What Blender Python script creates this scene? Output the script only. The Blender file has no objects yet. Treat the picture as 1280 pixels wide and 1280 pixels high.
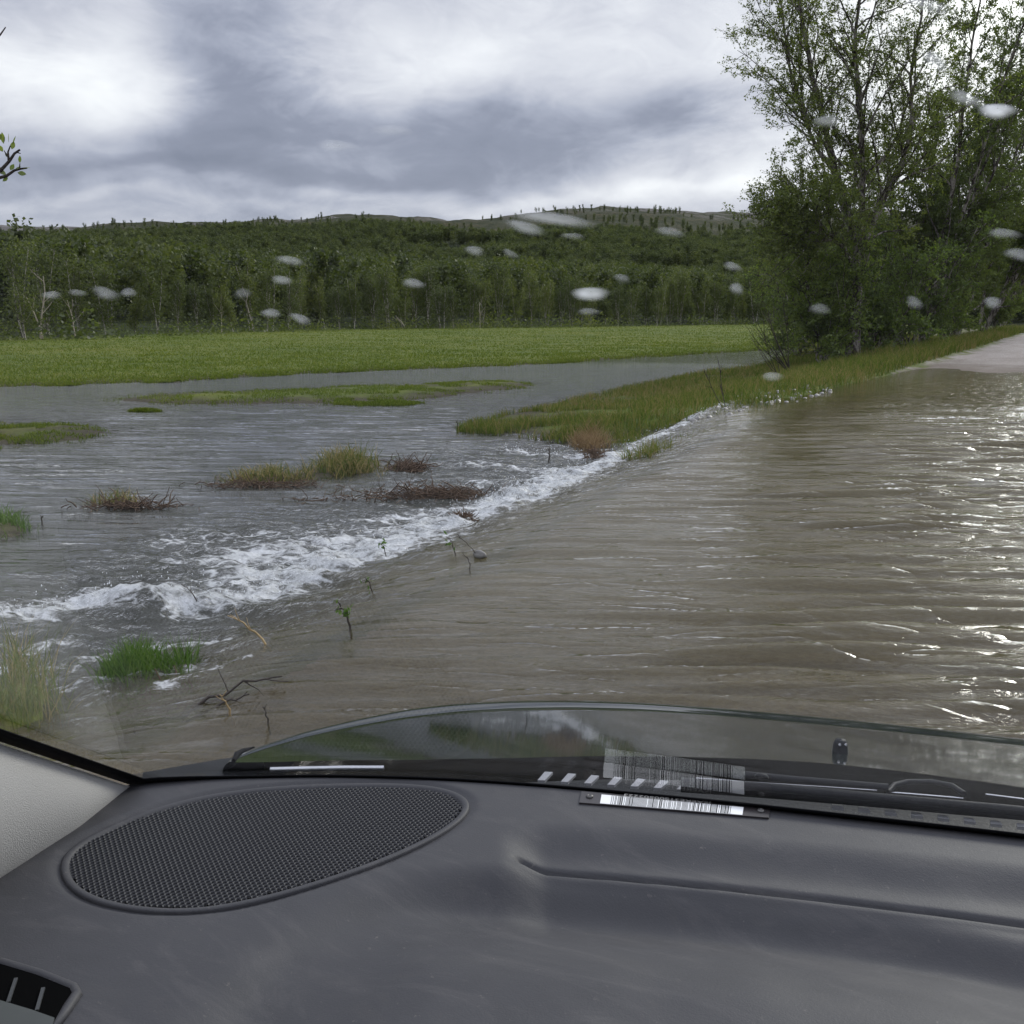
import bpy, math, random
import numpy as np
from math import radians as R, pi
random.seed(7)
rng = np.random.default_rng(11)
S = bpy.context.scene
COL = S.collection

# ---------------------------------------------------------------- camera
F = 1312.0
YAW = R(30)
PITCH = math.atan((640-393)/F)
CAM = np.array([0.0, 0.0, 1.3])
cam = bpy.data.cameras.new('camera')
cam.sensor_width = 36
cam.lens = 36*F/1280
cam.clip_start = 0.02
cam.clip_end = 5000
co = bpy.data.objects.new('camera', cam)
co.location = CAM
co.rotation_euler = (pi/2-PITCH, 0, YAW)
COL.objects.link(co)
S.camera = co

# ---------------------------------------------------------------- node helper
class G:
    def __init__(s, tree):
        s.t = tree
        tree.nodes.clear()
    def n(s, typ, props=None, **ins):
        nd = s.t.nodes.new(typ)
        for k, v in (props or {}).items():
            setattr(nd, k, v)
        for k, v in ins.items():
            k2 = int(k[1:]) if k[0] == 'i' and k[1:].isdigit() else k.replace('_', ' ')
            s.set(nd, k2, v)
        return nd
    def set(s, nd, k, v):
        sock = nd.inputs[k]
        if isinstance(v, bpy.types.NodeSocket):
            s.t.links.new(v, sock)
        elif isinstance(v, bpy.types.Node):
            s.t.links.new(v.outputs[0], sock)
        else:
            if isinstance(v, tuple) and len(v) == 3 and sock.type == 'RGBA':
                v = (*v, 1)
            sock.default_value = v
    def m(s, op, a, b=0.0, c=0.0, clamp=False):
        return s.n('ShaderNodeMath', {'operation': op, 'use_clamp': clamp}, i0=a, i1=b, i2=c).outputs[0]
    def mix(s, f, a, b, blend='MIX'):
        nd = s.n('ShaderNodeMix', {'data_type': 'RGBA', 'blend_type': blend})
        s.set(nd, 0, f); s.set(nd, 6, a); s.set(nd, 7, b)
        return nd.outputs[2]
    def rng(s, v, a, b, c=0.0, d=1.0, smooth=False):
        nd = s.n('ShaderNodeMapRange', {'interpolation_type': 'SMOOTHSTEP' if smooth else 'LINEAR'}, i0=v, i1=a, i2=b, i3=c, i4=d)
        return nd.outputs[0]
    def noise(s, vec, scale, detail=4, rough=.55, dist=0.0):
        return s.n('ShaderNodeTexNoise', None, Vector=vec, Scale=scale, Detail=detail, Roughness=rough, Distortion=dist).outputs[0]
    def ramp(s, f, stops):
        nd = s.n('ShaderNodeValToRGB', None, Fac=f)
        e = nd.color_ramp.elements
        while len(e) > 1: e.remove(e[0])
        e[0].position = stops[0][0]; e[0].color = (*stops[0][1], 1)
        for p_, c_ in stops[1:]:
            x = e.new(p_); x.color = (*c_, 1)
        return nd.outputs[0]
    def mapping(s, vec, scale=(1, 1, 1), rot=(0, 0, 0), loc=(0, 0, 0)):
        return s.n('ShaderNodeMapping', None, Vector=vec, Scale=scale, Rotation=rot, Location=loc).outputs[0]
    def attr(s, name, out='Fac'):
        return s.n('ShaderNodeAttribute', {'attribute_name': name}).outputs[out]

# ---------------------------------------------------------------- world
W = bpy.data.worlds.new('World'); S.world = W; W.use_nodes = True
g = G(W.node_tree)
SUN_EL = R(28); SUN_AZ = R(11)      # azimuth clockwise from +Y (down the road)
tc = g.n('ShaderNodeTexCoord')
rot = g.n('ShaderNodeVectorRotate', {'rotation_type': 'Z_AXIS'}, Vector=tc.outputs['Generated'], Angle=-YAW)
sep = g.n('ShaderNodeSeparateXYZ', None, Vector=rot.outputs[0])
dx, dy, dz = sep.outputs
az = g.m('ARCTAN2', dx, dy)                       # radians right of the valley axis
el = g.m('ARCSINE', dz)
zz = g.m('ADD', g.m('MAXIMUM', dz, 0.0), 0.10)
cx_ = g.m('DIVIDE', dx, zz); cy_ = g.m('DIVIDE', dy, zz)
cv = g.n('ShaderNodeCombineXYZ', None, X=cx_, Y=g.m('MULTIPLY', cy_, 1.0), Z=0.0).outputs[0]
n1 = g.noise(cv, 0.42, 7, .52, .5)
n2 = g.noise(g.n('ShaderNodeCombineXYZ', None, X=g.m('MULTIPLY', az, 1.0), Y=g.m('MULTIPLY', el, 2.6), Z=3.3).outputs[0], 6.0, 8, .64, .5)
n3 = g.noise(g.n('ShaderNodeCombineXYZ', None, X=g.m('MULTIPLY', az, 1.0), Y=g.m('MULTIPLY', el, 2.2), Z=8.3).outputs[0], 3.2, 4, .5, .3)
wob = g.m('MULTIPLY', g.m('SUBTRACT', n2, .5), 0.11)
wob2 = g.m('MULTIPLY', g.m('SUBTRACT', n3, .5), 0.12)
azw = g.m('ADD', az, wob); elw = g.m('ADD', el, wob2)
def _ang(px, py):
    X_, Y_, D_ = (px-640)/F, (640-py)/F, 1.0
    h_ = D_*math.cos(PITCH)+Y_*math.sin(PITCH); v_ = -D_*math.sin(PITCH)+Y_*math.cos(PITCH)
    return math.atan2(X_, h_), math.atan2(v_, math.hypot(X_, h_))
BL = [(60, 95, 120, 40, .42), (150, 60, 45, 60, .25), (450, 50, 60, 34, .20), (560, 95, 60, 22, .20), (300, 70, 75, 70, -.22), (20, 20, 90, 30, -.18),
      (800, 60, 150, 70, .12), (640, 50, 120, 40, .1), (1200, 70, 170, 150, .55), (650, 250, 330, 9, .30), (100, 268, 260, 6, .14),
      (880, 236, 110, 22, .25), (270, 130, 60, 90, -.26), (180, 215, 300, 30, -.26), (640, 190, 200, 26, -.30), (500, 235, 200, 16, -.10), (420, 150, 160, 24, -.05), (600, 140, 180, 22, .10), (330, 200, 260, 8, .10),
      (850, 165, 90, 26, -.22), (1500, -180, 180, 300, .5), (1530, -330, 150, 160, .9), (-500, -300, 600, 250, .15), (200, -380, 500, 150, .05)]
n4 = g.noise(g.n('ShaderNodeCombineXYZ', None, X=az, Y=g.m('MULTIPLY', el, 2.0), Z=1.3).outputs[0], 15.0, 8, .62, .6)
val = g.m('ADD', g.m('MULTIPLY_ADD', g.m('SUBTRACT', n4, .5), .46, g.m('MULTIPLY', n1, .34)), g.m('ADD', g.m('MULTIPLY', n2, .46), .13))
for (px, py, sx, sy, a) in BL:
    u_ = g.m('DIVIDE', g.m('SUBTRACT', azw, _ang(px, py)[0]), sx/F)
    v_ = g.m('DIVIDE', g.m('SUBTRACT', elw, _ang(px, py)[1]), sy/F)
    q_ = g.m('ADD', g.m('MULTIPLY', u_, u_), g.m('MULTIPLY', v_, v_))
    e_ = g.m('EXPONENT', g.m('MULTIPLY', q_, -.5))
    val = g.m('MULTIPLY_ADD', e_, a, val)
ccol = g.ramp(g.m('MULTIPLY', val, .5, clamp=True),
              [(0.0, (.17, .185, .25)), (.14, (.225, .24, .315)), (.23, (.33, .345, .43)), (.33, (.47, .475, .55)), (.5, (.70, .70, .75)), (.66, (.90, .90, .91)), (1, (2.4, 2.4, 2.35))])
sky = g.n('ShaderNodeTexSky', {'sky_type': 'NISHITA', 'sun_disc': False, 'sun_elevation': SUN_EL, 'sun_rotation': SUN_AZ})
sc_ = g.mix(1.0, ccol, (10, 10, 10), 'MULTIPLY')
zen = g.rng(el, R(19), R(55), 1.0, 2.7, smooth=True)      # an overcast sky is brightest overhead
sc_ = g.mix(1.0, sc_, g.n('ShaderNodeCombineXYZ', None, X=zen, Y=zen, Z=zen).outputs[0], 'MULTIPLY')
tot = g.mix(.04, sc_, sky.outputs[0])
bg = g.n('ShaderNodeBackground', None, Color=tot, Strength=0.1)
g.n('ShaderNodeOutputWorld', None, Surface=bg)

# ---------------------------------------------------------------- sun (veiled by cloud)
sl = bpy.data.lights.new('sun', 'SUN'); sl.energy = 1.4; sl.angle = R(16); sl.color = (1, .96, .9)
so = bpy.data.objects.new('sun', sl)
so.rotation_euler = (-(pi/2-SUN_EL), 0, -SUN_AZ)
COL.objects.link(so)
S.view_settings.view_transform = 'Standard'
S.view_settings.look = 'None'
S.view_settings.exposure = 0.50
S.view_settings.gamma = 1
try:
    S.cycles.use_denoising = True
    S.cycles.max_bounces = 8
    S.cycles.transparent_max_bounces = 16
    S.cycles.caustics_reflective = False
    S.cycles.caustics_refractive = False
    S.cycles.sample_clamp_indirect = 4.0
except Exception:
    pass

# ---------------------------------------------------------------- geometry helpers
fw = np.array([-math.sin(YAW)*math.cos(PITCH), math.cos(YAW)*math.cos(PITCH), -math.sin(PITCH)])
rt = np.array([math.cos(YAW), math.sin(YAW), 0.0])
up = np.cross(rt, fw)
def ray(px, py): return fw + rt*(px-640)/F + up*(640-py)/F
def P(px, py, z):
    """point at height z that the photograph shows at this spot"""
    d = ray(px, py); return CAM + d*(z-CAM[2])/d[2]
def PD(px, py, dist):
    d = ray(px, py); h = math.hypot(d[0], d[1]); return CAM + d*dist/h
def azr(px, py, z):
    p = P(px, py, z); return math.atan2(p[0], p[1]), math.hypot(p[0], p[1])
def azpx(px): return -YAW + math.atan((px-640)/F)

def sst(x, a, b):
    t = np.clip((x-a)/(b-a), 0, 1); return t*t*(3-2*t)

def _h(ix, iy, seed):
    n = (ix.astype(np.int64)*374761393 + iy.astype(np.int64)*668265263 + seed*1274126177) & 0xffffffff
    n = ((n ^ (n >> 13))*1274126177) & 0xffffffff
    n = n ^ (n >> 16)
    return (n & 0xffff)/65535.0
def vnoise(x, y, seed=0):
    x = np.asarray(x, float); y = np.asarray(y, float)
    ix = np.floor(x); iy = np.floor(y); fx = x-ix; fy = y-iy
    ux = fx*fx*fx*(fx*(fx*6-15)+10); uy = fy*fy*fy*(fy*(fy*6-15)+10)
    a = _h(ix, iy, seed); b = _h(ix+1, iy, seed); c = _h(ix, iy+1, seed); d = _h(ix+1, iy+1, seed)
    return (a+(b-a)*ux)*(1-uy)+(c+(d-c)*ux)*uy
def fbm(x, y, octs=4, seed=0, gain=.5):
    s = 0; a = 1; t = 0
    c, sn = math.cos(.6), math.sin(.6)
    for i in range(octs):
        s = s + a*vnoise(x, y, seed+i*17); t += a; a *= gain
        x, y = (x*c-y*sn)*2.03+3.1, (x*sn+y*c)*2.03+7.7
    return s/t

def new_obj(name, me, mat=None, parent=None):
    o = bpy.data.objects.new(name, me)
    if mat is not None and not me.materials:
        me.materials.append(mat)
    COL.objects.link(o)
    if parent is not None: o.parent = parent
    return o
def mesh_np(name, V, faces, mat=None, parent=None, smooth=True, link=True):
    """faces: list of (n,k) integer arrays"""
    me = bpy.data.meshes.new(name)
    V = np.asarray(V, np.float32)
    me.vertices.add(len(V)); me.vertices.foreach_set('co', V.ravel())
    loops = []; starts = []; pos = 0
    for f in faces:
        f = np.asarray(f, np.int32)
        if len(f) == 0: continue
        n, k = f.shape
        loops.append(f.ravel()); starts.append(pos+np.arange(n)*k); pos += n*k
    loops = np.concatenate(loops); starts = np.concatenate(starts)
    me.loops.add(len(loops)); me.loops.foreach_set('vertex_index', loops.astype(np.int32))
    me.polygons.add(len(starts)); me.polygons.foreach_set('loop_start', starts.astype(np.int32))
    me.polygons.foreach_set('use_smooth', np.full(len(starts), smooth, bool))
    me.update(calc_edges=True); me.validate()
    if mat is not None: me.materials.append(mat)
    if not link: return me
    return new_obj(name, me, None, parent)
def fattr(me, name, arr):
    a = me.attributes.new(name, 'FLOAT', 'POINT'); a.data.foreach_set('value', np.asarray(arr, np.float32).ravel())
def grid_faces(nu, nv, wrap=False):
    i = np.arange(nu-1)[:, None]; j = np.arange(nv if wrap else nv-1)[None, :]
    j2 = (j+1) % nv
    return np.stack([i*nv+j, (i+1)*nv+j, (i+1)*nv+j2, i*nv+j2], -1).reshape(-1, 4)
def tag(o, label=None, cat=None, group=None, kind=None):
    if label: o['label'] = label
    if cat: o['category'] = cat
    if group: o['group'] = group
    if kind: o['kind'] = kind
    return o
def empty(name, loc, rz=0):
    o = bpy.data.objects.new(name, None); o.location = loc; o.rotation_euler = (0, 0, rz)
    o.empty_display_size = .2
    COL.objects.link(o); return o

class Tubes:
    def __init__(s): s.V = []; s.F = []; s.n = 0
    def add(s, pts, rad, k=5, cap=False):
        pts = np.asarray(pts, float); rad = np.asarray(rad, float)
        T = np.gradient(pts, axis=0); T /= np.linalg.norm(T, axis=1)[:, None]+1e-9
        ref = np.array([0, 0, 1.0]) if abs(T[0][2]) < .9 else np.array([1.0, 0, 0])
        A = np.cross(T, ref); A /= np.linalg.norm(A, axis=1)[:, None]+1e-9
        B = np.cross(T, A)
        th = np.arange(k)*2*pi/k
        V = pts[:, None, :] + rad[:, None, None]*(A[:, None, :]*np.cos(th)[None, :, None]+B[:, None, :]*np.sin(th)[None, :, None])
        s.V.append(V.reshape(-1, 3)); s.F.append(grid_faces(len(pts), k, True)+s.n); s.n += len(pts)*k
    def build(s, name, mat, parent=None, link=True):
        return mesh_np(name, np.concatenate(s.V), [np.concatenate(s.F)], mat, parent, True, link)

def bsdf(g, **k):
    return g.n('ShaderNodeBsdfPrincipled', None, **k)
def mat_new(name):
    m = bpy.data.materials.new(name); m.use_nodes = True
    return m, G(m.node_tree)
def out(g, sh, vol=None):
    o = g.n('ShaderNodeOutputMaterial', None, Surface=sh)
def simple(name, col, rough=.6, var=.15, scale=40, spec=.5, metallic=0, bump=0.0, bscale=300, coat=0):
    m, g = mat_new(name)
    tc = g.n('ShaderNodeTexCoord').outputs['Object']
    n = g.noise(tc, scale, 5)
    c = g.mix(n, tuple(x*(1-var) for x in col), tuple(min(1, x*(1+var)) for x in col))
    p = bsdf(g, Base_Color=c, Roughness=rough, Metallic=metallic)
    p.inputs['Specular IOR Level'].default_value = spec
    p.inputs['Coat Weight'].default_value = coat
    if bump:
        b = g.n('ShaderNodeBump', None, Strength=bump, Distance=.002, Height=g.noise(tc, bscale, 3))
        g.set(p, 'Normal', b.outputs[0])
    out(g, p)
    return m

# ---------------------------------------------------------------- terrain
WL = -0.28                                       # level of the flooded meadow; the water over the road is at 0
def xL(y): return np.interp(y, [-20, 0, 3, 5, 8, 11, 14, 25, 40, 60, 200], [-2.2, -2.5, -2.75, -3.0, -3.5, -3.85, -4.05, -4.2, -4.35, -4.7, -8])
bank_px = [(-300, 492), (0, 484), (210, 477), (420, 465), (640, 457), (720, 452), (850, 444), (1000, 436), (1100, 433)]
_b = sorted(azr(x, y, WL) for x, y in bank_px)
bank_az = np.array([a for a, r_ in _b]); bank_r = np.array([r_ for a, r_ in _b])
tl_px = [(-300, 436), (0, 428), (180, 421), (400, 414), (600, 412), (800, 409), (980, 406)]
_b = sorted(azr(x, y, -.1) for x, y in tl_px)
tl_az = np.array([a for a, r_ in _b]); tl_r = np.minimum(np.array([r_ for a, r_ in _b]), 150)
rid_px = [(-300, 288), (0, 285), (100, 281), (200, 275), (260, 276), (330, 274), (380, 273), (440, 269), (500, 275), (560, 279), (620, 276), (700, 263), (760, 260), (840, 263), (900, 268), (950, 270), (1100, 266), (1300, 268), (1700, 285)]
mid_px = [(-300, 300), (0, 299), (100, 297), (200, 299), (350, 297), (450, 289), (560, 292), (650, 287), (760, 281), (900, 290), (1000, 295), (1300, 300), (1700, 310)]
def azt(x, y):
    d = ray(x, y); return math.atan2(d[0], d[1]), d[2]/math.hypot(d[0], d[1])
rid_az = np.array([azt(x, y)[0] for x, y in rid_px]); rid_t = np.array([azt(x, y)[1] for x, y in rid_px])
mid_az = np.array([azt(x, y)[0] for x, y in mid_px]); mid_t = np.array([azt(x, y)[1] for x, y in mid_px])
isl = []
def island(px, py, w, h, top, tilt=0.0, pw=4):
    c = P(px, py, WL)[:2]
    a = P(px+w, py-tilt*w, WL)[:2]-c; b = P(px, py-h, WL)[:2]-c
    isl.append((c, np.linalg.inv(np.array([a, b]).T), top+.12, pw))
for q in [(280, 497, 190, 9, -.345, .02), (470, 491, 180, 13, -.335, .03), (610, 482, 80, 7, -.345, .03), (480, 505, 50, 3, -.385), (50, 541, 130, 17, -.355, .04), (-60, 535, 90, 20, -.37),
          (180, 514, 40, 2, -.39), (440, 582, 60, 14, -.35, .1), (340, 597, 90, 9, -.365, .04), (505, 583, 30, 7, -.375), (150, 630, 56, 7, -.37), (5, 662, 45, 16, -.36), (560, 617, 90, 8, -.385, .03),
          (180, 880, 75, 40, -.30), (30, 905, 70, 60, -.30)]:
    island(*q)
def ground_z(x, y):
    x = np.asarray(x, float); y = np.asarray(y, float)
    r_ = np.hypot(x, y); a_ = np.arctan2(x, y)
    n = fbm(x*.6, y*.6, 4, 3)-.5
    n2 = fbm(x*4, y*4, 3, 31)-.5
    zr = -.10 + .13*sst(y, 19.5, 30.5) + .22*sst(y, 28, 75) + n*.03 + (fbm(x*.8, y*.45, 3, 91)-.5)*.05*sst(y, 18, 22)*(1-sst(y, 30, 36))
    xl = xL(y); xr = xl+5.6
    t = np.maximum(xl-x, 0)
    ii = 1-sst(t, 1.0, 2.2)
    v = sst(y-2.6*ii, 9.6, 13.0)
    zA = zr - .40*sst(t, -.5, 1.7)
    wout = np.interp(y, [10, 12.5, 26, 31, 50, 80, 200], [3.7, 4.6, 6.1, 5.6, 8.6, 10, 12])
    ztop = np.interp(y, [12, 17, 25, 60], [-.12, .02, .10, .30])
    zB = zr + (ztop-zr)*sst(t, 0, .55)
    zB = zB + (WL+.04-ztop)*sst(t, .9, 2.3+wout*.2)
    zB = zB - .26*sst(t, wout*.82, wout*1.12) + n2*.05*sst(t, 0, .5)
    z = np.where(t > 0, zA*(1-v)+zB*v, zr)
    tr = np.maximum(x-xr, 0)
    z = np.where(tr > 0, zr + .35*sst(tr, 0, 1.2) - .5*sst(tr, 2, 8), z)
    z = z + n*.05*(t > .3)
    # islands standing in the flood
    for (c, M, top, pw) in isl:
        px_ = x-c[0]; py_ = y-c[1]
        a2 = M[0, 0]*px_+M[0, 1]*py_; b2 = M[1, 0]*px_+M[1, 1]*py_
        q = (a2*a2+b2*b2)*(1+.7*(n2+n))
        w = np.exp(-np.clip(q, 0, 30)**1.5)
        z = z + w*np.maximum(top+.02*n2-z, 0)
    # the far bank and the meadow
    br = np.interp(a_, bank_az, bank_r) + (fbm(a_*60, a_*0+2, 3, 9)-.5)*1.2
    tr_ = np.interp(a_, tl_az, tl_r)
    left = (x < xl-3) & (a_ < -R(9))
    zm = -.50 + .26*sst(r_, br-1.2, br+.35) + .10*sst(r_, br, br+4) + .16*sst(r_, br+3, tr_) + n*.10*sst(r_, br, br+6) + n2*.03
    z = np.where(left & (r_ > br-1.5), np.maximum(z, zm), z)
    far = (~left) & (r_ > 60)
    # hills
    t1 = np.interp(a_, mid_az, mid_t); t2 = np.interp(a_, rid_az, rid_t)
    R1, R2 = 400., 760.
    s1 = sst(r_, tr_-5, R1+60); z1 = (t1*R1+1.3-6.5)
    s2 = sst(r_, R1-70, R2); z2 = t2*R2+1.3-3.5
    hz = z1*s1 + (z2-z1)*s2
    hz = hz + sst(r_, tr_+20, 300)*(fbm(x*.012, y*.012, 4, 77)-.5)*9*(1-sst(r_, 620, 760)*.8)
    hz = hz + sst(r_, 420, 560)*(fbm(x*.05, y*.05, 4, 78)-.5)*5*(1-sst(r_, 700, 760)*.75)
    hz = hz - sst(r_, 790, 1300)*40
    z = z + np.where(r_ > tr_-5, hz, 0)
    return z

azs = np.unique(np.concatenate([np.arange(-180, -64, 4.), np.arange(-64, 2, .22), np.arange(2, 181, 4.)]))
azs = np.radians(azs)
rs = [0.0, .6]
while rs[-1] < 12: rs.append(rs[-1]*1.018+.006)
while rs[-1] < 1300: rs.append(rs[-1]*1.0125)
rs = np.array(rs)
RA, AA = np.meshgrid(rs, azs, indexing='ij')
TX = RA*np.sin(AA); TY = RA*np.cos(AA)
TZ = ground_z(TX, TY)
kseam = int(np.searchsorted(rs, 190))

# materials of the land ------------------------------------------------
def m_ground():
    m, g = mat_new('meadow_turf')
    pos = g.n('ShaderNodeNewGeometry').outputs['Position']
    a = g.noise(pos, .12, 5, .6); b = g.noise(pos, 1.3, 5, .65); c = g.noise(pos, 14, 4, .7)
    col = g.ramp(g.m('MULTIPLY_ADD', b, .55, g.m('MULTIPLY', a, .45)), [(.3, (.060, .088, .014)), (.45, (.105, .142, .020)), (.56, (.150, .172, .028)), (.72, (.21, .185, .048))])
    col = g.mix(g.rng(c, .35, .75), g.mix(1, col, (.6, .6, .6), 'MULTIPLY'), col)
    wet = g.attr('wet')                          # silt and drowned grass at the water's edge
    mud = g.ramp(c, [(.3, (.032, .026, .016)), (.7, (.085, .075, .045))])
    col = g.mix(wet, col, mud)
    gr = g.attr('gravel')
    st = g.n('ShaderNodeTexVoronoi', None, Vector=pos, Scale=28)
    cl = g.noise(g.mapping(pos, (2.2, .35, 1)), 1.0, 5, .65)
    gcol = g.ramp(g.m('ADD', g.m('MULTIPLY', st.outputs['Distance'], .3), g.m('MULTIPLY_ADD', c, .35, g.m('MULTIPLY', g.m('ADD', cl, b), .24))), [(.28, (.13, .105, .085)), (.42, (.25, .21, .18)), (.56, (.33, .29, .26)), (.75, (.46, .43, .40))])
    zz_ = g.n('ShaderNodeSeparateXYZ', None, Vector=pos).outputs[2]
    gcol = g.mix(g.rng(zz_, .010, .050), g.mix(1, gcol, (.50, .47, .43), 'MULTIPLY'), gcol)
    col = g.mix(gr, col, gcol)
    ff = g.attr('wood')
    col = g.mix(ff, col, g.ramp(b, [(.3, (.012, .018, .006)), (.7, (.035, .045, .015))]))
    bmp = g.n('ShaderNodeBump', None, Strength=.7, Distance=.06, Height=g.m('ADD', c, g.m('MULTIPLY', b, 1.5)))
    out(g, bsdf(g, Base_Color=col, Roughness=.95, Normal=bmp.outputs[0], Specular_IOR_Level=.2))
    return m
def m_hill():
    m, g = mat_new('hill_heath')
    pos = g.n('ShaderNodeNewGeometry').outputs['Position']
    nz = g.n('ShaderNodeSeparateXYZ', None, Vector=g.n('ShaderNodeNewGeometry').outputs['Normal']).outputs[2]
    a = g.noise(pos, .012, 6, .65); b = g.noise(pos, .07, 6, .7); c = g.noise(pos, .35, 4, .7)
    heath = g.ramp(g.m('MULTIPLY_ADD', b, .6, g.m('MULTIPLY', c, .4)), [(.33, (.014, .020, .008)), (.5, (.030, .035, .013)), (.62, (.060, .048, .020)), (.75, (.10, .075, .035))])
    rock = g.ramp(g.m('MULTIPLY_ADD', b, .4, g.m('MULTIPLY', c, .6)), [(.3, (.05, .045, .04)), (.5, (.12, .11, .10)), (.7, (.22, .21, .20))])
    rk = g.attr('rock')
    rm = g.m('MULTIPLY', g.rng(g.m('ADD', g.m('MULTIPLY', a, .6), g.m('MULTIPLY', b, .6)), .57, .64, smooth=True), rk)
    col = g.mix(rm, heath, rock)
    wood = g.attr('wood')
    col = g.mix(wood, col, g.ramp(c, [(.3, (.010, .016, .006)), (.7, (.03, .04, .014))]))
    bmp = g.n('ShaderNodeBump', None, Strength=.8, Distance=2.0, Height=g.m('ADD', c, b))
    out(g, bsdf(g, Base_Color=col, Roughness=.95, Normal=bmp.outputs[0], Specular_IOR_Level=.15))
    return m
def land(name, i0, i1, mat):
    X = TX[i0:i1]; Y = TY[i0:i1]; Z = TZ[i0:i1]
    V = np.stack([X, Y, Z], -1).reshape(-1, 3)
    o = mesh_np(name, V, [grid_faces(X.shape[0], X.shape[1])], mat)
    xl = xL(Y); r_ = np.hypot(X, Y); a_ = np.arctan2(X, Y)
    ns = fbm(X*3, Y*3, 3, 5)-.5
    gr = sst(X, xl-.35+ns*.9, xl+.1+ns*.9)*(1-sst(X, xl+5.4, xl+5.9))
    # grey gravel washed onto the edge of the verge
    fattr(o.data, 'gravel', gr)
    br = np.interp(a_, bank_az, bank_r)
    wet = 1-sst(Z+ns*.05, WL+.025, WL+.07)
    fattr(o.data, 'wet', np.clip(wet, 0, 1))
    tr_ = np.interp(a_, tl_az, tl_r)
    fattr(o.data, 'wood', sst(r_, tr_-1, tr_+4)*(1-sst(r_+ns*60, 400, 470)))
    fattr(o.data, 'rock', sst(r_, 560, 690))
    o['kind'] = 'structure'
    return o
ground = land('ground', 0, kseam+1, m_ground())
hills = land('hills', kseam, len(rs), m_hill())

# ---------------------------------------------------------------- flood water
def stroke(pts, z=WL+.04): return [P(x, y, z)[:2] for x, y in pts]
FO = [([(0, 757), (60, 752), (120, 744), (180, 742), (240, 752), (300, 748), (345, 744)], .17, 1.0),
      ([(20, 752), (80, 736), (150, 728), (230, 738)], .12, .55),
      ([(345, 742), (390, 722), (440, 705), (500, 682), (560, 662), (620, 645), (675, 628), (735, 594), (772, 574)], .20, 1.1),
      ([(330, 716), (400, 700), (460, 684), (520, 668), (580, 650), (640, 630), (700, 606)], .40, 1.05),
      ([(290, 690), (360, 682), (430, 672), (500, 664), (560, 655)], .38, .85),
      ([(230, 668), (330, 664), (430, 655), (520, 650)], .30, .50),
      ([(470, 646), (540, 640), (610, 632)], .22, .7),
      ([(600, 636), (660, 618), (720, 592)], .36, 1.0),
      ([(585, 577), (640, 580), (700, 590), (740, 590)], .16, .85),
      ([(600, 600), (660, 604), (700, 602)], .22, .6),
      ([(635, 558), (700, 566), (760, 570)], .14, .8),
      ([(770, 572), (800, 556), (840, 541), (880, 528), (920, 517), (955, 509)], .17, .85),
      ([(0, 822), (40, 830), (90, 832)], .10, .62), ([(110, 820), (180, 812), (270, 808)], .09, .58), ([(100, 868), (160, 876), (240, 872)], .08, .6), ([(30, 800), (80, 795)], .06, .5), ([(200, 905), (250, 890), (300, 870)], .06, .5), ([(250, 812), (280, 815)], .06, .6), ([(60, 870), (110, 880)], .07, .6)]
def foam_field(x, y):
    f = np.zeros_like(x)
    for pts, w, a in FO:
        q = np.array(stroke(pts))
        for i in range(len(q)-1):
            d = q[i+1]-q[i]; L = d@d
            t = np.clip(((x-q[i][0])*d[0]+(y-q[i][1])*d[1])/L, 0, 1)
            dd = np.hypot(x-q[i][0]-t*d[0], y-q[i][1]-t*d[1])
            f = np.maximum(f, a*np.exp(-(dd/w)**2*.8))
    return f
def axis(lo, hi, a, b, step, grow):
    v = list(np.arange(a, b, step)); s = step
    while v[-1] < hi: s *= grow; v.append(v[-1]+s)
    s = step; w = [v[0]]
    while w[-1] > lo: s *= grow; w.append(w[-1]-s)
    return np.array(w[:0:-1]+v)
wx = axis(-75, 12, -6.6, -1.0, .026, 1.028)
wy = axis(-4, 75, 2.2, 13.0, .032, 1.022)
WX, WY = np.meshgrid(wx, wy, indexing='ij')
fo = foam_field(WX, WY)
crest = xL(WY) + .42*(1-sst(WY, 10, 15)) + .22*(fbm(WX*.8, WY*.8, 3, 55)-.5)
late = sst(WY, 12, 16)
crest = crest - late*.75
drop = sst(crest-WX, 0, 1.85-.45*late)
WZ = WL*drop
# swell: a fan of long-crested waves running towards the viewer over the road, softer on the meadow
dist = np.hypot(WX, WY)
fade = 1-sst(dist, 11, 24)
wv = np.zeros_like(WX)
wp = fbm(WX*.5, WY*.5, 3, 90)*3.0
for i in range(46):
    lam = .13*(2.9**rng.random()); th = YAW + rng.normal(0, .085)-.05
    k = 2*pi/lam; amp = .0062*lam/.35
    wv += amp/2.3*np.sin(k*(-math.sin(th)*WX+math.cos(th)*WY)+wp*(.9+.8*rng.random())+rng.random()*6.28)
pat = .35+1.3*fbm(WX*.35, WY*.35, 3, 14)
road_w = 1-drop
WZ = WZ + wv*fade*(road_w*1.05*pat*(.60+1.25*sst(WX+.10*WY, -1.9, -.2)) + drop*.40*(1-sst(fo, .05, .4)))
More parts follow.
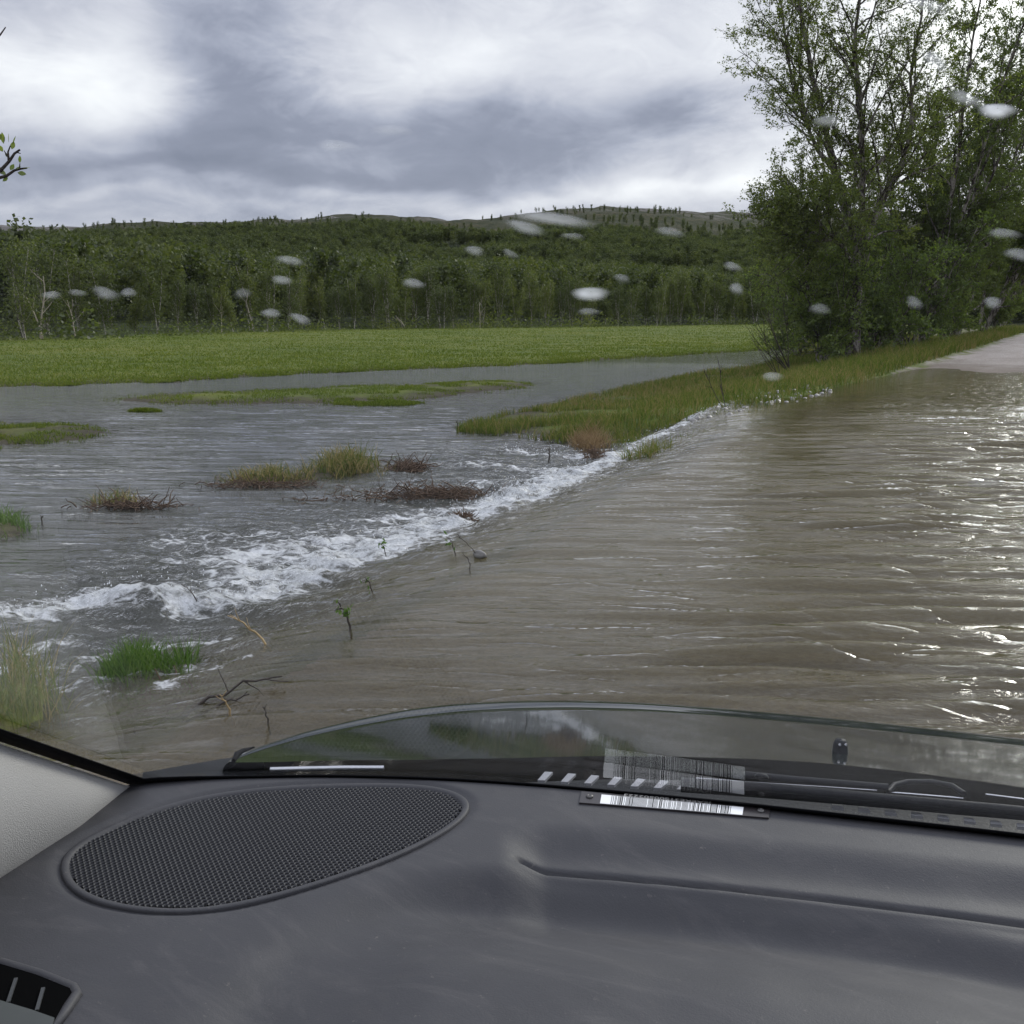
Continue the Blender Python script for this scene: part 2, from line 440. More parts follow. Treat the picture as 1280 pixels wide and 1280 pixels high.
# lumpy chute and boiling foam
tz = sst(crest-WX, .25, 1.1)*(1-sst(crest-WX, 2.6, 3.9))*(1-late*.7)*sst(WY, 1.0, 2.6)
rid = 1-np.abs(2*fbm(WX*3.1, WY*3.1, 4, 61)-1)
tur = (rid-.75)*.055 + (fbm(WX*9, WY*9, 4, 62, .6)-.5)*.09
chx, chy = WX*2.2, WY*6.5
WZ = WZ + tz*.085*(fbm(chx, chy, 4, 68)-.5)
WZ = WZ + np.clip(fo, 0, 1)**1.2*(tur*.95+.012)
bump_px = [(190, 748, .30, .10), (290, 738, .32, .08), (400, 712, .3, .07), (560, 655, .3, .06), (640, 622, .28, .10), (700, 600, .3, .11), (755, 574, .25, .08), (120, 742, .22, .06)]
for (px_, py_, w_, a_) in bump_px:
    c_ = P(px_, py_, WL+.04); dd = np.hypot(WX-c_[0], WY-c_[1])
    WZ += .55*a_*np.exp(-(dd/w_)**2*1.6)*(.6+.8*rid)
V = np.stack([WX, WY, WZ], -1).reshape(-1, 3)
def m_water():
    m, g = mat_new('silty_flood_water')
    geo = g.n('ShaderNodeNewGeometry'); pos = geo.outputs['Position']
    drop_ = g.attr('drop'); foam = g.attr('foam'); tb = g.attr('turb')
    rv = g.mapping(pos, rot=(0, 0, -YAW+.06))
    w1 = g.noise(g.mapping(rv, (.9, 5.0, 1)), 1.0, 4, .62, .6)
    w2 = g.noise(g.mapping(rv, (3.0, 13.0, 1)), 1.0, 4, .6, .9)
    w3 = g.noise(pos, 9.0, 5, .65, .4)
    w4 = g.noise(g.mapping(rv, (9.0, 30.0, 1)), 1.0, 3, .6, .4)
    far = g.m('MULTIPLY', g.attr('far'), 1.0)
    h = g.m('ADD', g.m('MULTIPLY', w1, g.m('MULTIPLY_ADD', far, .016, .013)), g.m('MULTIPLY', w2, .0115))
    h = g.m('ADD', h, g.m('MULTIPLY', w4, .0028))
    rn_ = g.noise(g.mapping(rv, (1.5, 6.0, 1), (0, 0, .06)), 1.0, 2, .5, .3)
    rdg = g.m('POWER', g.m('SUBTRACT', 1.0, g.m('ABSOLUTE', g.m('MULTIPLY_ADD', rn_, 4.0, -2.0)), clamp=True), 4.0)
    h = g.m('SUBTRACT', h, g.m('MULTIPLY', rdg, .0085))
    h = g.m('ADD', h, g.m('MULTIPLY', w3, g.m('MULTIPLY_ADD', tb, .050, .002)))
    bmp = g.n('ShaderNodeBump', None, Strength=1.0, Distance=1.0, Height=g.m('MULTIPLY', h, g.attr('calm')))
    N = bmp.outputs[0]
    silt = g.mix(g.noise(pos, .7, 4), (.115, .092, .036), (.165, .138, .066))
    silt = g.mix(drop_, silt, (.052, .054, .042))
    body = g.n('ShaderNodeMixShader', None, Fac=g.rng(g.attr('depth'), 0, 1, .10, .72), i1=g.n('ShaderNodeBsdfTransparent', None, Color=(.78, .72, .55)), i2=g.n('ShaderNodeBsdfDiffuse', None, Color=silt, Roughness=0))
    glo = g.n('ShaderNodeBsdfGlossy', None, Color=(1, 1, 1), Roughness=.045, Normal=N)
    fr = g.n('ShaderNodeFresnel', None, IOR=1.333, Normal=N)
    surf = g.n('ShaderNodeMixShader', None, Fac=fr.outputs[0], i1=body, i2=glo)
    # foam: lace of bubbles torn out along the flow
    fv = g.mapping(pos, (.55, 1.35, 1), (0, 0, .35))
    fn = g.noise(fv, 5.0, 6, .68, 1.2)
    vo = g.n('ShaderNodeTexVoronoi', {'feature': 'DISTANCE_TO_EDGE'}, Vector=g.n('ShaderNodeVectorMath', {'operation': 'MULTIPLY_ADD'}, i0=g.n('ShaderNodeTexNoise', None, Vector=pos, Scale=4.0, Detail=4).outputs['Color'], i1=(.35, .35, .35), i2=pos).outputs[0], Scale=6.0)
    lace = g.rng(vo.outputs['Distance'], 0.0, .16, .28, -.12)
    fine = g.noise(pos, 38, 4, .7)
    s = g.m('ADD', g.m('ADD', g.m('MULTIPLY', foam, .92), lace), g.m('MULTIPLY', g.m('SUBTRACT', fn, .5), 2.3))
    s = g.m('ADD', s, g.m('MULTIPLY', g.m('SUBTRACT', fine, .5), .5))
    fm = g.m('MULTIPLY', g.rng(s, .40, 1.02, smooth=True), g.rng(foam, .04, .22))
    fb = g.n('ShaderNodeBump', None, Strength=.8, Distance=.03, Height=g.m('ADD', fn, g.m('MULTIPLY', fine, .6)))
    fcol = g.mix(g.rng(g.m('ADD', fine, fn), .75, 1.25), (.30, .31, .29), (.74, .75, .75))
    fsh = bsdf(g, Base_Color=fcol, Roughness=.45, Normal=fb.outputs[0])
    out(g, g.n('ShaderNodeMixShader', None, Fac=g.m('MULTIPLY', fm, .88), i1=surf, i2=fsh))
    return m
MW = m_water()
water = mesh_np('flood_water', V, [grid_faces(len(wx), len(wy))], MW)
GZ = ground_z(WX, WY)
fattr(water.data, 'foam', fo); fattr(water.data, 'drop', drop); fattr(water.data, 'turb', np.clip(tz+fo*.8, 0, 1))
fattr(water.data, 'far', sst(dist, 9, 26)); fattr(water.data, 'calm', 1-.88*sst(dist+2*(fbm(WX*.3, WY*.3, 2, 8)-.5), 30, 36)*drop-road_w*.58*(1-sst(WX+.10*WY, -2.1, -.6))*(1-tz))
fattr(water.data, 'depth', np.clip((WZ-GZ-.01)/.14, 0, 1)*(1-.55*(1-drop)*(1-sst(WY-.2*WX, 2.6, 5.2))))
water['kind'] = 'structure'
# ---------------------------------------------------------------- plants
def m_leaf(name, cols, trans=.35):
    m, g = mat_new(name)
    ri = g.n('ShaderNodeNewGeometry').outputs['Random Per Island']
    pos = g.n('ShaderNodeNewGeometry').outputs['Position']
    oi = g.n('ShaderNodeObjectInfo').outputs['Random']
    f = g.m('ADD', g.m('MULTIPLY', ri, .34), g.m('ADD', g.m('MULTIPLY', g.noise(pos, .9, 2), .30), g.m('MULTIPLY', oi, .36)))
    c = g.ramp(f, [(.15, cols[0]), (.5, cols[1]), (.85, cols[2])])
    d = g.n('ShaderNodeBsdfDiffuse', None, Color=c)
    t = g.n('ShaderNodeBsdfTranslucent', None, Color=g.mix(1, c, (1.3, 1.35, .8), 'MULTIPLY'))
    s = g.n('ShaderNodeMixShader', None, Fac=trans, i1=d, i2=t)
    gl = g.n('ShaderNodeBsdfGlossy', None, Color=(1, 1, 1), Roughness=.5)
    out(g, g.n('ShaderNodeMixShader', None, Fac=.03, i1=s, i2=gl))
    return m
def m_bark(name, pale, dark, thr=.5):
    m, g = mat_new(name)
    tc = g.n('ShaderNodeTexCoord').outputs['Object']
    n = g.noise(g.mapping(tc, (3, 3, 1.2)), 2.2, 5, .7, .6)
    n2 = g.noise(g.mapping(tc, (4, 4, 14)), 3, 4, .7)
    c = g.mix(g.rng(n, thr-.04, thr+.06), pale, dark)
    c = g.mix(g.rng(n2, .55, .68), c, dark)
    b = g.n('ShaderNodeBump', None, Strength=.6, Distance=.02, Height=g.m('ADD', n, n2))
    out(g, bsdf(g, Base_Color=c, Roughness=.9, Normal=b.outputs[0], Specular_IOR_Level=.2))
    return m
LEAF = m_leaf('birch_leaf', [(.055, .080, .014), (.105, .140, .024), (.175, .20, .042)], .52)
LEAFD = m_leaf('willow_leaf', [(.060, .095, .016), (.120, .170, .028), (.19, .23, .050)], .55)
LEAFF = m_leaf('far_birch_leaf', [(.038, .052, .014), (.088, .112, .024), (.165, .185, .042)], .45)
LEAFW = m_leaf('woodland_leaf', [(.026, .037, .011), (.060, .080, .018), (.125, .142, .034)], .4)
BARK = m_bark('birch_bark', (.30, .27, .24), (.045, .036, .030), .48)
BARKT = m_bark('twig_bark', (.060, .048, .040), (.028, .022, .018))
BARKF = m_bark('far_birch_bark', (.48, .44, .38), (.07, .06, .05), .5)

def leaf_arrays(C, size, var=.35, asp=.62):
    C = np.asarray(C); n = len(C)
    a = rng.normal(size=(n, 3)); a /= np.linalg.norm(a, axis=1)[:, None]
    b = rng.normal(size=(n, 3)); b -= (b*a).sum(1)[:, None]*a; b /= np.linalg.norm(b, axis=1)[:, None]
    s = (size*(1+rng.uniform(-var, var, n)))[:, None]
    V = np.stack([C-a*s*.5, C+b*s*asp*.5-a*s*.05, C+a*s*.5, C-b*s*asp*.5-a*s*.05], 1).reshape(-1, 3)
    Fa = np.arange(n*4).reshape(n, 4)
    return V, Fa

def wander(p0, d0, L, n, wob, trop):
    pts = [np.array(p0, float)]; d = np.array(d0, float); d /= np.linalg.norm(d)
    for i in range(n):
        d = d + rng.normal(size=3)*wob + np.array([0, 0, trop]); d /= np.linalg.norm(d)
        pts.append(pts[-1]+d*L/n)
    return np.array(pts)
def along(pts, f):
    x = f*(len(pts)-1); i = min(int(x), len(pts)-2); t = x-i
    return pts[i]*(1-t)+pts[i+1]*t, (pts[i+1]-pts[i])/(np.linalg.norm(pts[i+1]-pts[i])+1e-9)
def side_dir(d, ang):
    a = rng.normal(size=3); a -= (a@d)*d; a /= np.linalg.norm(a)
    return d*math.cos(ang)+a*math.sin(ang)

def branch_out(TR, TW, LV, stem, r0, r1, nl, Ll, f0, leafn, dens, up_=.03, twig_k=3, ang=.68, sub=7, twg=5):
    """limbs, branches and twigs with leaves along one stem; stem is a list of points"""
    for i in range(nl):
        f = f0+(1-f0)*(i+rng.random())/nl
        f = min(f, .985)
        p, d = along(stem, f)
        rr = (r0+(r1-r0)*f)
        L = Ll*(1.05-.62*f)*rng.uniform(.7, 1.2)
        dd = side_dir(d, ang*rng.uniform(.65, 1.2)); dd[2] += .12
        lp = wander(p, dd, L, 6, .16, up_)
        TR.add(lp, np.linspace(min(rr*.55, .012+L*.011), .006, len(lp)), 4)
        for j in range(max(3, int(sub*L/Ll)+1)):
            fj = .18+.8*(j+rng.random())/(sub*L/Ll+1); fj = min(fj, .98)
            q, e = along(lp, fj)
            L2 = L*.42*(1.1-.5*fj)*rng.uniform(.6, 1.2)
            e2 = side_dir(e, .8*rng.uniform(.6, 1.2))
            bp = wander(q, e2, L2, 4, .2, up_*.5)
            TW.add(bp, np.linspace(.009, .004, len(bp)), twig_k)
            for k in range(twg):
                fk = .2+.8*(k+rng.random())/twg; fk = min(fk, .99)
                w, h = along(bp, fk)
                L3 = rng.uniform(.22, .5)
                tp = wander(w, side_dir(h, .7), L3, 3, .22, -.02)
                TW.add(tp, [.0045, .0035, .003, .0022], 3)
                m_ = rng.poisson(leafn*dens(w))
                if m_ > 0:
                    t = rng.random(m_)**.8*(len(tp)-1)
                    ii = np.minimum(t.astype(int), len(tp)-2); tt = (t-ii)[:, None]
                    LV.append(tp[ii]*(1-tt)+tp[ii+1]*tt+rng.normal(size=(m_, 3))*.035)
def near_tree(stems, label, base, dens, leafn=9, Ll=2.6, nl=14, leaf=.06, cat='tree', name='birch_tree', leafmat=None, f0s=None, group=None, sub=7, twg=5, bark=None, catname=None):
    """stems: list of (points, r0, r1)"""
    base = np.array(base)
    root = empty(name, base)
    tag(root, label, cat, group)
    TRk = Tubes(); TR = Tubes(); TW = Tubes(); LV = []
    for i, (pts, r0, r1) in enumerate(stems):
        pts = np.array(pts)
        t = np.linspace(0, 1, 26); xs = np.linspace(0, 1, len(pts))
        sp = np.stack([np.interp(t, xs, pts[:, k]) for k in range(3)], 1)
        for _ in range(2): sp[1:-1] = .25*sp[:-2]+.5*sp[1:-1]+.25*sp[2:]
        sp[1:] += rng.normal(size=(25, 3))*.022
        rad = r0+(r1-r0)*np.linspace(0, 1, 26)**.8
        if i == 0: rad[:3] *= np.array([1.35, 1.15, 1.05])
        TRk.add(sp-base, rad, 9)
        branch_out(TR, TW, LV, sp-base, r0, r1, nl, Ll, (f0s[i] if f0s else .25), leafn, dens, sub=sub, twg=twg)
    Vt = np.concatenate(TRk.V+TR.V+TW.V)
    Fk = np.concatenate(TRk.F+[f_+TRk.n for f_ in TR.F]); Fw_ = np.concatenate([f_+TRk.n+TR.n for f_ in TW.F])
    trunk = mesh_np('trunk', Vt, [Fk, Fw_], bark or BARK, root)
    trunk.data.materials.append(BARKT)
    mi = np.zeros(len(trunk.data.polygons), np.int32); mi[len(Fk):] = 1
    if len(mi) == len(Fk)+len(Fw_): trunk.data.polygons.foreach_set('material_index', mi)
    Vv, Ff = leaf_arrays(np.concatenate(LV), leaf)
    mesh_np('crown', Vv, [Ff], leafmat or LEAF, root, False)
    return root
def stem_px(pts, dist, dd=0.0):
    n = len(pts)
    return [PD(x, y, dist+dd*i/(n-1)) for i, (x, y) in enumerate(pts)]

# the tall birch at the verge, read from the photograph and given its own depth
D0 = 31.0
bs = P(1066, 448, -.02); 
sc0 = math.hypot(bs[0], bs[1])
D0 = sc0*.93
bs = PD(1066, 450, D0); bs[2] = float(ground_z(bs[0], bs[1]))-.05
mainst = [bs]+stem_px([(1070, 390), (1073, 340), (1071, 296), (1052, 250), (1040, 205), (1033, 160), (1016, 95), (1003, 40), (990, -60), (984, -150), (990, -230)], D0, 1.2)
st2 = stem_px([(1071, 300), (1080, 240), (1078, 180), (1074, 120), (1068, 60), (1072, 0), (1076, -90), (1084, -200)], D0, -1.2)
st3 = stem_px([(1040, 210), (1022, 190), (1003, 140), (985, 75), (978, 10), (966, -60), (958, -120)], D0+.4, 2.0)
st4 = stem_px([(1072, 320), (1100, 260), (1128, 205), (1142, 150), (1136, 90), (1150, 30), (1160, -60), (1168, -150)], D0, 1.8)
st5 = stem_px([(1072, 345), (1055, 310), (1040, 300), (1022, 293), (1005, 288), (992, 284)], D0, -1.5)
def densA(w):
    return .72+.6*sst(-w[2], -9.5, -4.0)-.5*sst(-w[2], -4.5, -2.5)
near_tree([(mainst, .185, .02), (st2, .10, .02), (st3, .07, .015), (st4, .095, .015), (st5, .06, .012)],
          'tallest birch beside the flooded road, its forked stems and thin spring leaves against the sky', bs, densA, leafn=13.0, Ll=2.9, nl=36, leaf=.062, f0s=[.20, .08, .15, .10, .2], sub=9, twg=6)
def birch(px, dist, h, spread, label, nst=3, lean=0.0, dz=1.0, leafn=9, leaf=.07, nl=13, Ll=2.4, r0=.12, ps=450, sub=7, twg=5, leafmat=None, name='birch_tree', cat='tree', f0=.14, group=None):
    dist = max(dist, 6.3/math.sin(-azpx(px)))
    b = PD(px, ps, dist); b[2] = float(ground_z(b[0], b[1]))-.05
    st = []
    for i in range(nst):
        a = rng.random()*6.28; s = spread*rng.uniform(.3, 1)
        hh = h*rng.uniform(.75, 1) if i else h
        pts = [b]
        for t in (.12, .3, .5, .7, .85, 1):
            pts.append(b+np.array([math.cos(a)*s*t+lean*t*rt[0]+rng.normal()*.12, math.sin(a)*s*t+lean*t*rt[1]+rng.normal()*.12, hh*t]))
        st.append((pts, r0*(1 if i == 0 else .7), .015))
    d = lambda w: dz*(.7+.8*sst(-w[2], -h*.7, -h*.2))
    return near_tree(st, label, b, d, leafn=leafn, Ll=Ll, nl=nl, leaf=leaf, f0s=[f0]*nst, sub=sub, twg=twg, leafmat=leafmat, name=name, cat=cat, group=group)
K = dict(nl=24, sub=8, twg=6, leafn=11)
birch(1150, 38, 13.5, 2.6, 'second birch along the road, leaning right just behind the tallest birch', 5, 1.8, 1.35, leaf=.078, **K)
birch(1190, 48, 14.0, 3.6, 'broad leafy birch left of the gravel road, third tree from the tallest birch', 4, 2.6, 1.3, leaf=.085, Ll=2.9, **K)
birch(1222, 58, 15.5, 5.0, 'dense birch at the right where the gravel road leaves the water', 4, 3.4, 1.6, leaf=.10, Ll=3.8, **K)
birch(1120, 43, 9.0, 3.0, 'low wide birch filling the gap right behind the tallest trunk', 4, .5, 1.3, leaf=.085, **K)
birch(1175, 55, 11.0, 3.5, 'leafy birch in the gap behind the leaning second birch', 3, .5, 1.3, leaf=.095, Ll=2.8, **K)
birch(1247, 76, 19.5, 6.5, 'farthest tall birch over the dry gravel at the right edge', 5, 3.6, 1.7, leaf=.125, Ll=4.8, **K)
# shrubs under the birches
def shrub(px, ps, dist, h, spread, label, **k):
    return birch(px, dist, h, spread, label, k.pop('nst', 6), 0, k.pop('dz', 1.0), leafn=k.pop('leafn', 10), leaf=k.pop('leaf', .08), nl=k.pop('nl', 11), Ll=k.pop('Ll', 1.5), r0=.035, ps=ps, sub=6, twg=5, leafmat=LEAFD, name='willow_shrub', cat='shrub', f0=.08)
shrub(1030, 448, 31.0, 3.6, 1.7, 'dark willow shrub at the left foot of the tallest birch trunk')
shrub(998, 440, 38.0, 3.0, 1.8, 'sparse willow shrub furthest left of the birch row, before the meadow', dz=.7)
shrub(1090, 445, 33.0, 3.6, 1.6, 'rounded willow shrub right of the tallest birch trunk')
shrub(1135, 440, 36.0, 4.2, 2.0, 'tall willow shrub between the first two birches above the long verge grass')
shrub(1185, 436, 40.0, 4.2, 2.2, 'wide willow shrub below the leaning second birch')
shrub(1240, 432, 44.0, 4.6, 2.2, 'willow shrub crowding the gravel road below the broad leafy birch')
shrub(1285, 428, 50.0, 5.0, 2.4, 'willow shrub at the right edge overhanging the dry gravel')
shrub(1050, 440, 40.0, 4.5, 2.2, 'pale willow shrub showing behind the tallest birch trunk')
# bare shrub leaning over the grass
def bare_shrub(px, py, dist, h, label, n=7, lean=-.5, r=.014, leaves=0):
    b = PD(px, py, dist); b[2] = float(ground_z(b[0], b[1]))
    root = empty('bare_shrub', b); tag(root, label, 'shrub')
    T = Tubes()
    for i in range(n):
        d = rt*(lean+rng.normal()*.28)+np.array([0, 0, 1.0])+fw*rng.normal()*.2
        sp = wander([0, 0, 0], d, h*rng.uniform(.55, 1.05), 8, .07, .02)
        T.add(sp, np.linspace(r, .003, 9), 5)
        for j in range(5):
            p, e = along(sp, rng.uniform(.35, .95))
            T.add(wander(p, side_dir(e, .5), h*.25*rng.uniform(.5, 1), 4, .12, .03), [.005, .004, .003, .002, .002], 3)
    T.build('stems', BARKT, root)
    return root
bare_shrub(990, 455, 27.5, 2.3, 'bare dark stems leaning left out of the verge grass before the tallest birch', 9, -.6)
bare_shrub(975, 462, 24.5, 1.4, 'short bare shoots at the water side of the verge', 4, -.45, .010)
bare_shrub(908, 513, 15.6, .75, 'thin leafless sapling standing alone at the wet road edge', 3, -.35, .007)

# ---- tree line across the meadow
def far_proto(h, ncl, lsz, nst, w):
    T = Tubes(); LV = []
    for s in range(nst):
        a = rng.random()*6.28; lean = rng.uniform(.04, .16)
        sp = wander([rng.normal()*.15, rng.normal()*.15, 0], [math.cos(a)*lean, math.sin(a)*lean, 1], h*rng.uniform(.82, 1), 7, .05, .03)
        T.add(sp, np.linspace(.062, .02, 8), 5)
        for i in range(12):
            p, d = along(sp, rng.uniform(.14, .97))
            hf = p[2]/h
            L = w*(1.15-.8*hf)*rng.uniform(.5, 1.1)
            lp = wander(p, side_dir(d, .75), L, 4, .15, .10)
            T.add(lp, np.linspace(.022, .008, 5), 3)
            m_ = int(ncl/nst/12)
            t = rng.random(m_)**.6*3.99; ii = t.astype(int); tt = (t-ii)[:, None]
            LV.append(lp[ii]*(1-tt)+lp[ii+1]*tt+rng.normal(size=(m_, 3))*np.array([.24, .24, .30])*w*.75)
    LV = np.concatenate(LV); LV[:, 2] = np.abs(LV[:, 2]-.7)+.7
    V_, F_ = leaf_arrays(LV, lsz, .5, .8)
    return T, V_, F_
protos = []
for i in range(7):
    T, V_, F_ = far_proto(7.0, 3400, .125, [2, 3, 3, 4, 2, 3, 1][i], [1.5, 1.7, 1.9, 1.6, 1.3, 1.8, 1.4][i])
    tm = T.build('trunk', BARKF, None, False); lm = mesh_np('crown', V_, [F_], LEAFF, None, False, False)
    protos.append((tm, lm))
def far_tree(x, y, h, pr, label, group):
    z = float(ground_z(x, y))
    r_ = empty('mountain_birch', (x, y, z-.1), rng.random()*6.28)
    s = h/7.0; r_.scale = (s*rng.uniform(.9, 1.2), s*rng.uniform(.9, 1.2), s)
    tag(r_, label, 'tree', group)
    new_obj('trunk', pr[0], None, r_); new_obj('crown', pr[1], None, r_)
GRP = 'birches of the tree line across the meadow'
count = 0
A0, A1 = R(-58.5), R(-10.5)
a = A0
while a < A1 and count < 235:
    tr_ = float(np.interp(a, tl_az, tl_r))
    a += rng.uniform(.9, 1.7)/tr_
    rr = tr_+rng.uniform(-1.0, 8.0)
    far_tree(rr*math.sin(a), rr*math.cos(a), rng.uniform(4.2, 6.6)*float(np.interp(tr_, [55, 110, 150], [.78, .95, 1.2])), protos[int(rng.integers(7))],
             'slender mountain birch with a pale stem in the dense row at the far meadow edge', GRP)
    count += 1
# undergrowth at the foot of the tree line
def far_bush():
    V_, F_ = leaf_arrays(np.abs(rng.normal(size=(420, 3)))*np.array([1, 1, .75])*np.sign(rng.normal(size=(420, 3)))*np.array([.8, .8, 0])+np.stack([rng.normal(size=420)*.55, rng.normal(size=420)*.55, np.abs(rng.normal(size=420))*.6], 1), .15, .5, .8)
    return mesh_np('leafage', V_, [F_], LEAFF, None, False, False)
fb = [far_bush() for _ in range(3)]
a = A0; k = 0
while a < A1 and k < 60:
    tr_ = float(np.interp(a, tl_az, tl_r)); a += rng.uniform(1.6, 4.0)/tr_
    rr = tr_+rng.uniform(-.8, 3.0); x, y = rr*math.sin(a), rr*math.cos(a)
    o = new_obj('undergrowth_bush', fb[k % 3]); o.location = (x, y, float(ground_z(x, y))-.05); s = rng.uniform(.5, 1.25); o.scale = (s*1.3, s*1.3, s)
    o.rotation_euler = (0, 0, rng.random()*6.28)
    tag(o, 'low leafy bush at the foot of the tree line across the meadow', 'bush', 'bushes under the far tree line'); k += 1

# pale dead or bare stems one can pick out in the tree line
MP = simple('weathered_stem', (.42, .36, .29), .9, .3, 6)
def bare_stem(px, pts, label, r=.07):
    r = r*.6
    tr_ = float(np.interp(azpx(px), tl_az, tl_r))-1.3
    q = [PD(px+dx_, y_, tr_) for dx_, y_ in pts]
    b = q[0].copy(); b[2] = float(ground_z(b[0], b[1]))-.1
    T = Tubes(); q = [b]+q[1:]; T.add(np.array(q)-b, np.linspace(r, r*.35, len(q)), 6)
    n_ = len(q)
    for j in range(4):
        p_, e_ = along(np.array(q)-b, rng.uniform(.3, .9)); T.add(wander(p_, side_dir(e_, .6), .9, 4, .12, .05), np.linspace(r*.3, .012, 5), 4)
    o = T.build('bare_birch_stem', MP); o.location = b
    tag(o, label, 'tree')
bare_stem(54, [(0, 424), (-6, 405), (-14, 385), (-22, 370)], 'pale leaning bare stem at the left end of the far tree line', .10)
bare_stem(50, [(0, 424), (2, 395), (6, 365), (4, 345)], 'pale upright bare stem beside the leaning one at the left', .09)
bare_stem(94, [(0, 418), (-4, 395), (-10, 375)], 'thin pale stem between the leftmost stems and the tree row centre')
bare_stem(277, [(0, 415), (0, 395), (-2, 376)], 'straight pale stem in the left half of the far tree row')
bare_stem(318, [(0, 415), (-4, 400), (-10, 378), (-8, 366)], 'crooked pale stem in the left half of the far tree row')
bare_stem(508, [(0, 411), (-6, 402), (-12, 398)], 'short pale forked stump leaning left before the dark trees', .09)
bare_stem(600, [(0, 410), (0, 395), (-1, 378)], 'thin pale stem near the middle of the far tree row')

# ---- hillside wood: one mass nobody could count, scattered over the slope
wood_src = []
for i in range(5):
    T, V_, F_ = far_proto(6.5, 900, .27, 2, [1.6, 1.9, 1.4, 1.7, 2.0][i])
    me = mesh_np('wood_birch', V_, [F_], LEAFW, None, False, False)
    ob = bpy.data.objects.new('wood_birch', me); wood_src.append(ob)
wc = bpy.data.collections.new('wood_sources')
for ob in wood_src: wc.objects.link(ob)
N = 40000
aa = rng.uniform(R(-60), R(-1), N); rr = 60+(620-60)*np.sqrt(rng.random(N))
tr_ = np.interp(aa, tl_az, tl_r)
X = rr*np.sin(aa); Y = rr*np.cos(aa)
gap = fbm(X*.03, Y*.03, 3, 201)
ok = (rr > tr_+7) & (rng.random(N) < 1.15-sst(rr, 400, 520)*1.1) & (gap > .28+.26*sst(rr, 390, 480))
N2 = 1500
a2 = rng.uniform(R(-60), R(-1), N2); r2 = rng.uniform(440, 770, N2)
X2 = r2*np.sin(a2); Y2 = r2*np.cos(a2); ok2 = fbm(X2*.02, Y2*.02, 3, 203) > .56
X = np.concatenate([X[ok], X2[ok2]]); Y = np.concatenate([Y[ok], Y2[ok2]])
small = np.concatenate([np.full(ok.sum(), 1.0), np.full(ok2.sum(), .30)])
Z = ground_z(X, Y)-.2-.9*(small < .5)
me = bpy.data.meshes.new('hillside_wood')
me.vertices.add(len(X)); me.vertices.foreach_set('co', np.stack([X, Y, Z], 1).astype(np.float32).ravel())
sv = small*rng.uniform(.60, 1.10, len(X))*(1-.35*sst(np.hypot(X, Y), 300, 560))*(1+.3*(fbm(X*.02, Y*.02, 2, 5)-.5))
fattr(me, 'sc', sv); fattr(me, 'rz', rng.uniform(0, 6.28, len(X)))
wood = new_obj('hillside_wood', me); tag(wood, 'dense birch wood covering the hillside behind the far tree line', 'woodland', None, 'stuff')
ng = bpy.data.node_groups.new('scatter', 'GeometryNodeTree')
ng.interface.new_socket('Geometry', in_out='INPUT', socket_type='NodeSocketGeometry')
ng.interface.new_socket('Geometry', in_out='OUTPUT', socket_type='NodeSocketGeometry')
nn = ng.nodes; gi = nn.new('NodeGroupInput'); go = nn.new('NodeGroupOutput')
iop = nn.new('GeometryNodeInstanceOnPoints'); ci = nn.new('GeometryNodeCollectionInfo')
ci.inputs['Collection'].default_value = wc; ci.inputs['Separate Children'].default_value = True; ci.inputs['Reset Children'].default_value = True
iop.inputs['Pick Instance'].default_value = True
def nattr(n_):
    q = nn.new('GeometryNodeInputNamedAttribute'); q.data_type = 'FLOAT'; q.inputs['Name'].default_value = n_; return q.outputs[0]
cb = nn.new('ShaderNodeCombineXYZ'); ng.links.new(nattr('rz'), cb.inputs[2])
ng.links.new(gi.outputs[0], iop.inputs['Points']); ng.links.new(ci.outputs[0], iop.inputs['Instance'])
ng.links.new(nattr('sc'), iop.inputs['Scale']); ng.links.new(cb.outputs[0], iop.inputs['Rotation'])
ng.links.new(iop.outputs[0], go.inputs[0])
md = wood.modifiers.new('scatter', 'NODES'); md.node_group = ng

# ---------------------------------------------------------------- grasses
def m_grass(name, stops):
    m, g = mat_new(name)
    ri = g.n('ShaderNodeNewGeometry').outputs['Random Per Island']
    pos = g.n('ShaderNodeNewGeometry').outputs['Position']
    f = g.m('ADD', g.m('MULTIPLY', ri, .62), g.m('MULTIPLY', g.noise(pos, .9, 3), .20))
    f = g.m('ADD', f, g.m('MULTIPLY_ADD', g.noise(pos, .13, 5, .6), .9, -.36))
    c = g.ramp(f, stops)
    d = g.n('ShaderNodeBsdfDiffuse', None, Color=c)
    t = g.n('ShaderNodeBsdfTranslucent', None, Color=c)
    out(g, g.n('ShaderNodeMixShader', None, Fac=.35, i1=d, i2=t))
    return m
GV = m_grass('verge_grass', [(.2, (.070, .105, .016)), (.45, (.13, .18, .028)), (.60, (.19, .19, .045)), (.8, (.29, .23, .10))])
GB = m_grass('fresh_grass', [(.25, (.055, .110, .016)), (.5, (.090, .18, .026)), (.8, (.16, .25, .05))])
GR = m_grass('reed_grass', [(.2, (.065, .095, .018)), (.42, (.13, .17, .034)), (.56, (.30, .24, .10)), (.8, (.44, .34, .16))])
GS = m_grass('straw', [(.2, (.14, .09, .045)), (.5, (.27, .185, .095)), (.8, (.40, .30, .16))])
GM = m_grass('meadow_grass', [(.2, (.085, .125, .016)), (.5, (.135, .188, .024)), (.8, (.20, .225, .040))])
